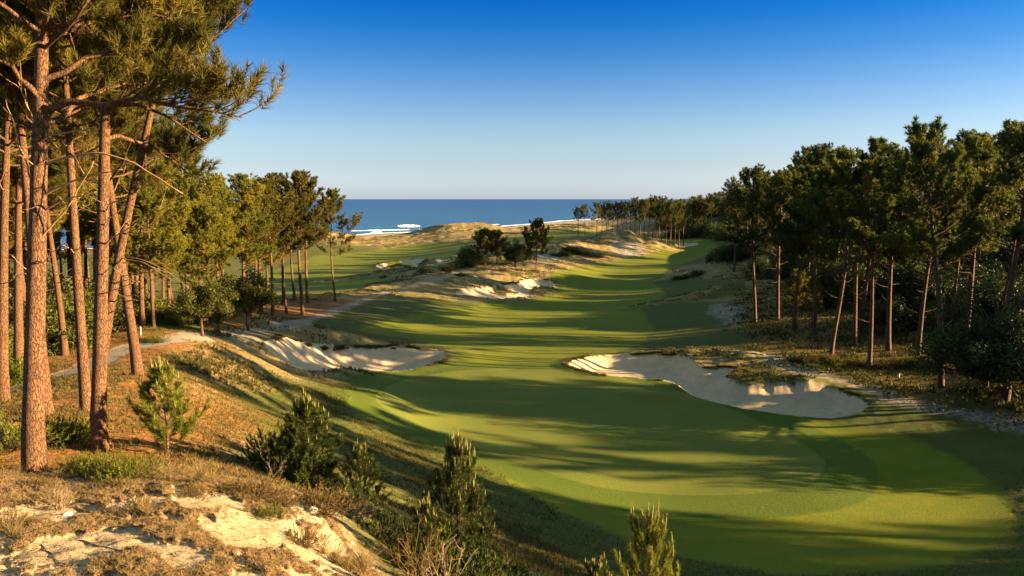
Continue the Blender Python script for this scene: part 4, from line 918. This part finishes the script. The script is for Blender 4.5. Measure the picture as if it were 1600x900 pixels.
YA = young_proto(401, H=2.4, R=.85, wh=9, nb=5, mat=MAT_YOUNG, ln=.12, wd=.008)
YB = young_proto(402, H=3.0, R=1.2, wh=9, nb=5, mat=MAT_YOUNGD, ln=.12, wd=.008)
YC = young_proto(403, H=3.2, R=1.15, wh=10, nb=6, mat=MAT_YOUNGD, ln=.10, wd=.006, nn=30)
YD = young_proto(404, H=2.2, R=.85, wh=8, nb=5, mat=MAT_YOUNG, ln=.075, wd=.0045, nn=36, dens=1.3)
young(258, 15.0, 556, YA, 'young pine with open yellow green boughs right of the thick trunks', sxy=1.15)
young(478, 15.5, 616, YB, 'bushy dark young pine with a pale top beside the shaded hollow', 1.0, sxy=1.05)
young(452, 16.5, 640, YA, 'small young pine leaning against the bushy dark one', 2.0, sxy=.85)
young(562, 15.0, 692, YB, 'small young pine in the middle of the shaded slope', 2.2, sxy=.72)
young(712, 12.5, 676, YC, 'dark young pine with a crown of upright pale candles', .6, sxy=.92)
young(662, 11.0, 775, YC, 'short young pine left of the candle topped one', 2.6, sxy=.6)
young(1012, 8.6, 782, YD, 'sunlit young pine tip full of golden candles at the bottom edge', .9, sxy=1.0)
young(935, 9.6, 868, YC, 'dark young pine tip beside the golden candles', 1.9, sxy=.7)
# dark shrubs of the hollow
YSH = bush_proto(420, W=.9, Hh=.8, n=260, leaves=24, sz=.09, stem=.008, mat=MAT_YOUNGD, spiky=.14)
for i, (px, D, s) in enumerate([(420,16,1.2),(402,17,1.1),(448,15,.9),(522,13.6,.7),(640,12.8,.8),(690,11,1.0),(742,12,1.0),(772,12.5,.8),(725,10.5,.8),(632,11,.6),(765,11,.7),(585,12,.6),(835,11,.5)]):
    bush(YSH, px, 0, 'dark shrub in the shaded hollow', 'bush', 'bush', 'dark shrubs of the shaded hollow', s, D)

# ---- grass
def blades(P, n, L, wd, r_, curl=.5, tilt=.35, seg_=3):
    M = len(P)*n; p0 = np.repeat(P, n, 0)+np.column_stack([r_.normal(size=(M, 2))*L[0]*.09, np.zeros(M)])
    a = r_.random(M)*6.28; t0 = np.abs(r_.normal(size=M))*tilt; out = np.stack([np.cos(a), np.sin(a), np.zeros(M)], 1)
    l = r_.uniform(L[0], L[1], M)[:, None]; side = np.stack([-np.sin(a), np.cos(a), np.zeros(M)], 1)
    aa = r_.random(M)*6.28; side = np.stack([np.cos(aa), np.sin(aa), np.zeros(M)], 1)
    pts = []; 
    for k in range(seg_+1):
        s = k/seg_; pts.append(p0+(np.array([0, 0, 1.])*(s-.35*curl*s*s)+out*(np.tan(np.minimum(t0, 1.1))[:, None]*s*.9+curl*s*s*.5))*l)
    rows = []
    for k in range(seg_): 
        w_ = wd*(1-k/seg_*.6)/2; rows += [pts[k]-side*w_, pts[k]+side*w_]
    rows.append(pts[-1]); Vv = np.stack(rows, 1); nv = Vv.shape[1]; b0 = (np.arange(M)*nv)[:, None]
    Q = [np.stack([b0[:, 0]+2*k, b0[:, 0]+2*k+1, b0[:, 0]+2*k+3, b0[:, 0]+2*k+2], 1) for k in range(seg_-1)]
    Tt = np.stack([b0[:, 0]+2*(seg_-1), b0[:, 0]+2*(seg_-1)+1, b0[:, 0]+nv-1], 1)
    return Vv.reshape(-1, 3), Q, Tt, nv, M
def grass_mesh(name, P, n, L, wd, mat, r_, tint=None, **kw):
    Vv, Q, Tt, nv, M = blades(P, n, L, wd, r_, **kw)
    b = Bag(); t_ = np.clip(.45+.25*r_.normal(size=M), 0, 1) if tint is None else np.clip(np.repeat(tint, n)+.15*r_.normal(size=M), 0, 1)
    b.V = [Vv]; b.T = [np.repeat(t_, nv)]
    for q in Q: b.Fc.append(q.ravel()); b.N.append(np.full(len(q), 4))
    b.Fc.append(Tt.ravel()); b.N.append(np.full(len(Tt), 3)); return b.mesh(name, mat)
TUFT = [grass_mesh('grass_tuft', np.zeros((1, 3)), 170, (.28, .52), .005, MAT_GRASS, np.random.default_rng(500+i), curl=.6, tilt=.38) for i in range(3)]
for i, (px, py, s, lab) in enumerate([(312,752,1.0,'tallest pale grass tuft on the dune crest'),(262,746,.7,'smaller pale grass tuft left of the tallest'),(330,756,.7,'thin pale tuft right of the tallest one'),(566,897,1.15,'arching straw grass tuft at the bottom of the slope'),(522,880,.85,'upright straw tuft at the bottom left of the arching one'),(540,890,.8,'short straw tuft between the two bottom tufts'),(385,800,.5,'low straw tuft on the dune shoulder'),(230,805,.6,'straw tuft mixed with the yellow heather'),(20,835,.6,'straw tuft at the left edge of the dune'),(505,865,.55,'small straw tuft above the bottom tufts'),(155,752,.5,'short dry tuft in front of the low heath bush'),(340,800,.45,'short dry tuft below the small green plant'),(90,745,.5,'short dry tuft beside the nearest trunk'),(25,745,.5,'short dry tuft at the left end of the crest'),(290,745,.5,'short dry tuft between the two crest tufts')]):
    p = at(px, py); o = obj('grass_tuft', TUFT[i % 3]); o.location = (p[0], p[1], float(surf(p[0], p[1]))-.02); o.scale = (s,)*3; o.rotation_euler = (0, 0, i*1.3)
    tag(o, lab, 'grass tuft', 'dry grass tufts on the foreground dune')
r_ = np.random.default_rng(77)
def scatter(mask, n, rmin, rmax, pw=1.0):       # sample points of the sheet with probability mask x area
    area = np.zeros((nr, na)); area[:-1, :-1] = (np.diff(r)[:, None]*np.diff(az)[None]*RR[:-1, :-1])
    w_ = mask*area.ravel()*((rad > rmin) & (rad < rmax))*(np.abs(AZ.ravel()) < .68)/np.maximum(rad, 5)**pw
    i = r_.choice(len(w_), n, p=w_/w_.sum()); j = r_.random((n, 2))
    x, y = xf[i]+(j[:, 0]-.5)*rad[i]*.002, yf[i]+(j[:, 1]-.5)*.1; return np.stack([x, y, surf(x, y)-.01], 1), i
lump = sst(-.05, .35, fbm(xf, yf, 4.5, 4, 121)+.3*nz)
P, i = scatter((M_dry*lump*(1-M_sand)*(1-M_fair)*(1-M_trail)*(1-M_beach)*(1-M_track)+.9*sst(-.2, .2, isl)+.0), 42000, 35, 420, 1.0)
tag(obj('dune_grass', grass_mesh('dune_grass', P, 8, (.14, .38), .04, MAT_GRASSM, r_, tint=np.clip(.5+.9*fbm(P[:, 0], P[:, 1], 12, 3, 7), 0, 1), seg_=2)), 'marram grass and dry grass over the dunes and mounds', 'grass', None, 'stuff')
edge = np.zeros(len(xf))
for k in ('left', 'right', 'middle', 'far'): edge = mx_(edge, ((yf+.25*nz > bunk_w[k][:, 1].mean()) | (xf > bunk_w[k][:, 0].max()-3))*sst(-.55, -.1, bunk_s[k])*(1-sst(-.05, .1, bunk_s[k]))*(fbm(xf, yf, 3, 3, 19) > .06))
P, i = scatter(edge*(.25+M_dry), 9000, 35, 220, .7)
tag(obj('bunker_edge_grass', grass_mesh('bunker_edge_grass', P, 6, (.08, .26), .035, MAT_GRASSM, r_, seg_=2)), 'ragged grass fringing the bunker edges', 'grass', None, 'stuff')
lw = roughm*(1-M_lit*.6)*(1-M_trail)*(1-M_dry*.3)*(1-M_coll)
P, i = scatter(lw, 60000, 12, 45, 1.2)
tag(obj('rough_grass', grass_mesh('rough_grass', P, 3, (.04, .12), .012, foliage_mat('rough_blades', (.045,.062,.010), (.07,.08,.016), (.12,.105,.03), .3), r_, seg_=2)), 'short uneven rough grass on the banks', 'grass', None, 'stuff')
P, i = scatter(M_lit*(1-M_dune)*sst(-.1, .3, nz), 22000, 13, 75, 1.2)
tag(obj('undergrowth', grass_mesh('undergrowth', P, 5, (.04, .15), .014, MAT_HEATH, r_, seg_=2)), 'dry undergrowth and ferns on the pine litter', 'undergrowth', None, 'stuff')
P, i = scatter(M_dune*(mat_*.9+.12*sst(.1, .5, nz)), 26000, 5, 16, .6)
tag(obj('dune_litter_grass', grass_mesh('dune_litter_grass', P, 4, (.015, .075), .004, MAT_GRASS, r_, seg_=2, tilt=.9)), 'short dry grass and moss over the near dune', 'grass', None, 'stuff')
P, i = scatter(M_lit*(xf > 10)*(.3+sst(-.1, .4, nz)), 22000, 40, 160, 1.0)
tag(obj('wood_floor_plants', grass_mesh('wood_floor_plants', P, 5, (.12, .45), .06, MAT_LEAF, r_, seg_=2)), 'low green plants on the floor of the right wood', 'undergrowth', None, 'stuff')
P, i = scatter(roughm*(xf < 2)*(1-M_trail)*(1-.7*M_lit)*sst(-.1, .35, fbm(xf, yf, 2.5, 4, 131)), 9000, 17, 52, .8)
tag(obj('bank_grass', grass_mesh('bank_grass', P, 8, (.07, .22), .014, MAT_GRASSM, r_, seg_=2)), 'tufty grass on the bank below the left wood', 'grass', None, 'stuff')
# twigs and needles on the near sand
P, i = scatter(M_dune, 4200, 5, 15, .6); n = len(P); a = r_.random(n)*6.28; Ln = np.minimum(r_.exponential(.03, n)+.012, .16)
D2 = np.stack([np.cos(a), np.sin(a), np.zeros(n)], 1); E = P+D2*Ln[:, None]; E[:, 2] = surf(E[:, 0], E[:, 1])+.012; P[:, 2] += .016
Mx = (P+E)/2; Mx[:, 2] = np.maximum(Mx[:, 2], surf(Mx[:, 0], Mx[:, 1])+.008)+.004
bt = Bag(); tubes(bt, np.stack([P, Mx, E], 1), np.tile((.001+.022*Ln[:, None]), (1, 3)), 4, .3)
tag(obj('twig_litter', bt.mesh('twig_litter', solid('twig_brown', (.14,.08,.045), .9))), 'fallen twigs and needles scattered on the near sand', 'twigs', None, 'stuff')

# a few larger fallen branches and dead shrubs
def dead_shrub(px, py, s, label, seed, mat=MAT_GREY, n=26, spread=.8, D=None):
    r_ = np.random.default_rng(seed); b = Bag(); a = r_.random(n)*6.28; e_ = np.radians(r_.uniform(15, 85, n))
    D0 = np.stack([np.cos(a)*np.cos(e_)*spread, np.sin(a)*np.cos(e_)*spread, np.sin(e_)], 1); P = curve(r_.normal(size=(n, 3))*np.array([.05, .05, 0]), D0, r_.uniform(.5, 1., n), r_, 7, .0, .2)
    tubes(b, P, np.full((n, 1), .008)*np.linspace(1, .35, 7)[None], 5, .4)
    k = np.repeat(np.arange(n), 6); p, tg = along(P[k], r_.uniform(.3, 1, len(k))); S2 = curve(p, norm(tg+r_.normal(size=p.shape)*.7), r_.uniform(.12, .4, len(k)), r_, 4, 0, .2)
    tubes(b, S2, np.full((len(k), 1), .0035)*np.linspace(1, .4, 4)[None], 3, .7)
    q = at(px, py) if D is None else pD(px, py, D); o = obj('dead_shrub', b.mesh('dead_shrub', mat, True)); o.location = (q[0], q[1], float(surf(q[0], q[1]))-.03); o.scale = (s,)*3
    tag(o, label, 'dead shrub')
dead_shrub(95, 797, .42, 'dry grey twiggy shrub below the nearest pine', 1); dead_shrub(655, 895, .95, 'orange dead shrub with bare stems at the bottom centre', 2, MAT_HEATH, 30, .5, 10.2); dead_shrub(430, 752, .6, 'tangle of bare twigs at the dune shoulder', 3, n=14)
dead_shrub(560, 850, .8, 'grey dead twigs in the shaded hollow', 4, n=20, D=12.5); dead_shrub(255, 740, .3, 'little dead twigs on the crest', 5, n=12); dead_shrub(690, 893, .9, 'pale drooping dead stems beside the orange shrub', 6, n=24, spread=.6, D=10.4)
def fallen(px0, py0, px1, py1, rad_, label, seed):
    r_ = np.random.default_rng(seed); A0, A1 = at(px0, py0), at(px1, py1); s_ = np.linspace(0, 1, 12)[:, None]; P = A0*(1-s_)+A1*s_; P[:, :2] += np.cumsum(r_.normal(size=(12, 2))*.012, 0)
    P[:, 2] = surf(P[:, 0], P[:, 1])+rad_*.7; b = Bag(); c0 = P[0].copy(); tubes(b, (P-c0)[None], (rad_*np.linspace(1, .4, 12))[None], 7, .2, .08, r_)
    o = obj('fallen_branch', b.mesh('fallen_branch', MAT_GREY, True)); o.location = c0; tag(o, label, 'fallen branch')
fallen(25, 755, 82, 768, .016, 'fallen curved branch on the crest below the nearest pine', 1); fallen(120, 792, 188, 812, .02, 'short dark fallen branch in the middle of the dune', 2); fallen(64, 850, 110, 885, .008, 'thin root lying across the sand', 3); fallen(130, 845, 222, 868, .010, 'long thin root across the open sand', 4)

# ---- small man made things and stones
def lathe(bag, prof, sides=20, tint=.5):
    prof = np.array(prof, float); K = len(prof); P = np.stack([np.zeros(K), np.zeros(K), prof[:, 1]], 1)
    a = np.arange(sides)*2*pi/sides; Vv = np.stack([prof[:, None, 0]*np.cos(a), prof[:, None, 0]*np.sin(a), np.repeat(prof[:, 1:2], sides, 1)], -1); I = np.arange(K*sides).reshape(K, sides); n = np.roll(I, -1, 1)
    bag.add(Vv, np.stack([I[:-1], n[:-1], n[1:], I[1:]], -1).reshape(-1, 4), 4)
p = at(1404, 590); b = Bag(); lathe(b, [(0,-.1),(.11,-.1),(.12,.30),(.125,.34),(.11,.36),(.10,.34),(0,.33)]); c_o = empty('yardage_marker', (p[0], p[1], p[2]), 0, .65); obj('marker_body', b.mesh('marker_body', MAT_WHITE, True), c_o)
b = Bag(); lathe(b, [(0,.37),(.13,.37),(.14,.40),(.12,.43),(0,.44)]); obj('marker_cap', b.mesh('marker_cap', MAT_STONE, True), c_o); tag(c_o, 'small white tee marker on the brown ground before the right wood', 'marker')
p = at(220, 524); c_o = empty('course_post', (p[0], p[1], p[2])); b = Bag(); c_o.scale = (.38, .38, .38); lathe(b, [(0,-.2),(.07,-.2),(.065,.55),(0,.56)], 12); obj('white_base', b.mesh('white_base', MAT_WHITE, True), c_o)
b = Bag(); lathe(b, [(0,.56),(.12,.57),(.14,.9),(.11,1.15),(.05,1.25),(0,1.26)], 12); obj('post_top', b.mesh('post_top', MAT_CLOTH, True), c_o); tag(c_o, 'grey topped post with a white base beside the cart path', 'post')
def stone(px, py, s, label, seed):
    import bmesh
    r_ = np.random.default_rng(seed); bm = bmesh.new(); bmesh.ops.create_icosphere(bm, subdivisions=3, radius=1)
    for v in bm.verts:
        c = v.co; k = 1+.22*float(fbm(np.array([c.x*1.3+seed]), np.array([c.y*1.3+c.z*.8]), .8, 3, seed)[0]); v.co = (c.x*k, c.y*k*.8, c.z*k*.55)
    me = bpy.data.meshes.new('stone'); bm.to_mesh(me); bm.free(); me.materials.append(MAT_STONE); me.polygons.foreach_set('use_smooth', [True]*len(me.polygons))
    p = at(px, py); o = obj('stone', me); o.location = (p[0], p[1], p[2]+s*.2); o.scale = (s,)*3; o.rotation_euler = (0, 0, seed); tag(o, label, 'stone')
stone(488, 799, .10, 'pale rounded stone in the shaded hollow', 1); stone(1236, 530, .16, 'small pale stone in the shade before the right wood', 2); stone(548, 850, .05, 'tiny pale stone low on the shaded slope', 3); stone(104, 806, .07, 'rounded stone under the dry grey shrub', 4)
U_ = ['','first','second','third','fourth','fifth','sixth','seventh','eighth','ninth','tenth','eleventh','twelfth','thirteenth','fourteenth','fifteenth','sixteenth','seventeenth','eighteenth','nineteenth']
T_ = ['','','twenty','thirty','forty','fifty','sixty','seventy','eighty','ninety']; TH_ = ['','','twentieth','thirtieth','fortieth','fiftieth','sixtieth','seventieth','eightieth','ninetieth']
def ordinal(n):
    h = 'hundred and ' if n > 100 else ''; n = n-100 if n > 100 else n
    if n == 100: return 'hundredth'
    return h+(U_[n] if n < 20 else TH_[n//10] if n % 10 == 0 else T_[n//10]+' '+U_[n % 10])
same = {}
for o in C.objects:
    if o.parent is None and o.get('label') and 'beyond the picture edge' not in o['label']: same.setdefault(o['label'], []).append(o)
for lab, L_ in same.items():
    if len(L_) < 2 or L_[0].get('kind'): continue
    L_.sort(key=lambda o: o.location.x/max(o.location.y, 1))
    for i, o in enumerate(L_): o['label'] = (lab+', '+ordinal(i+1)+' from the left')
print('objects', len(bpy.data.objects))
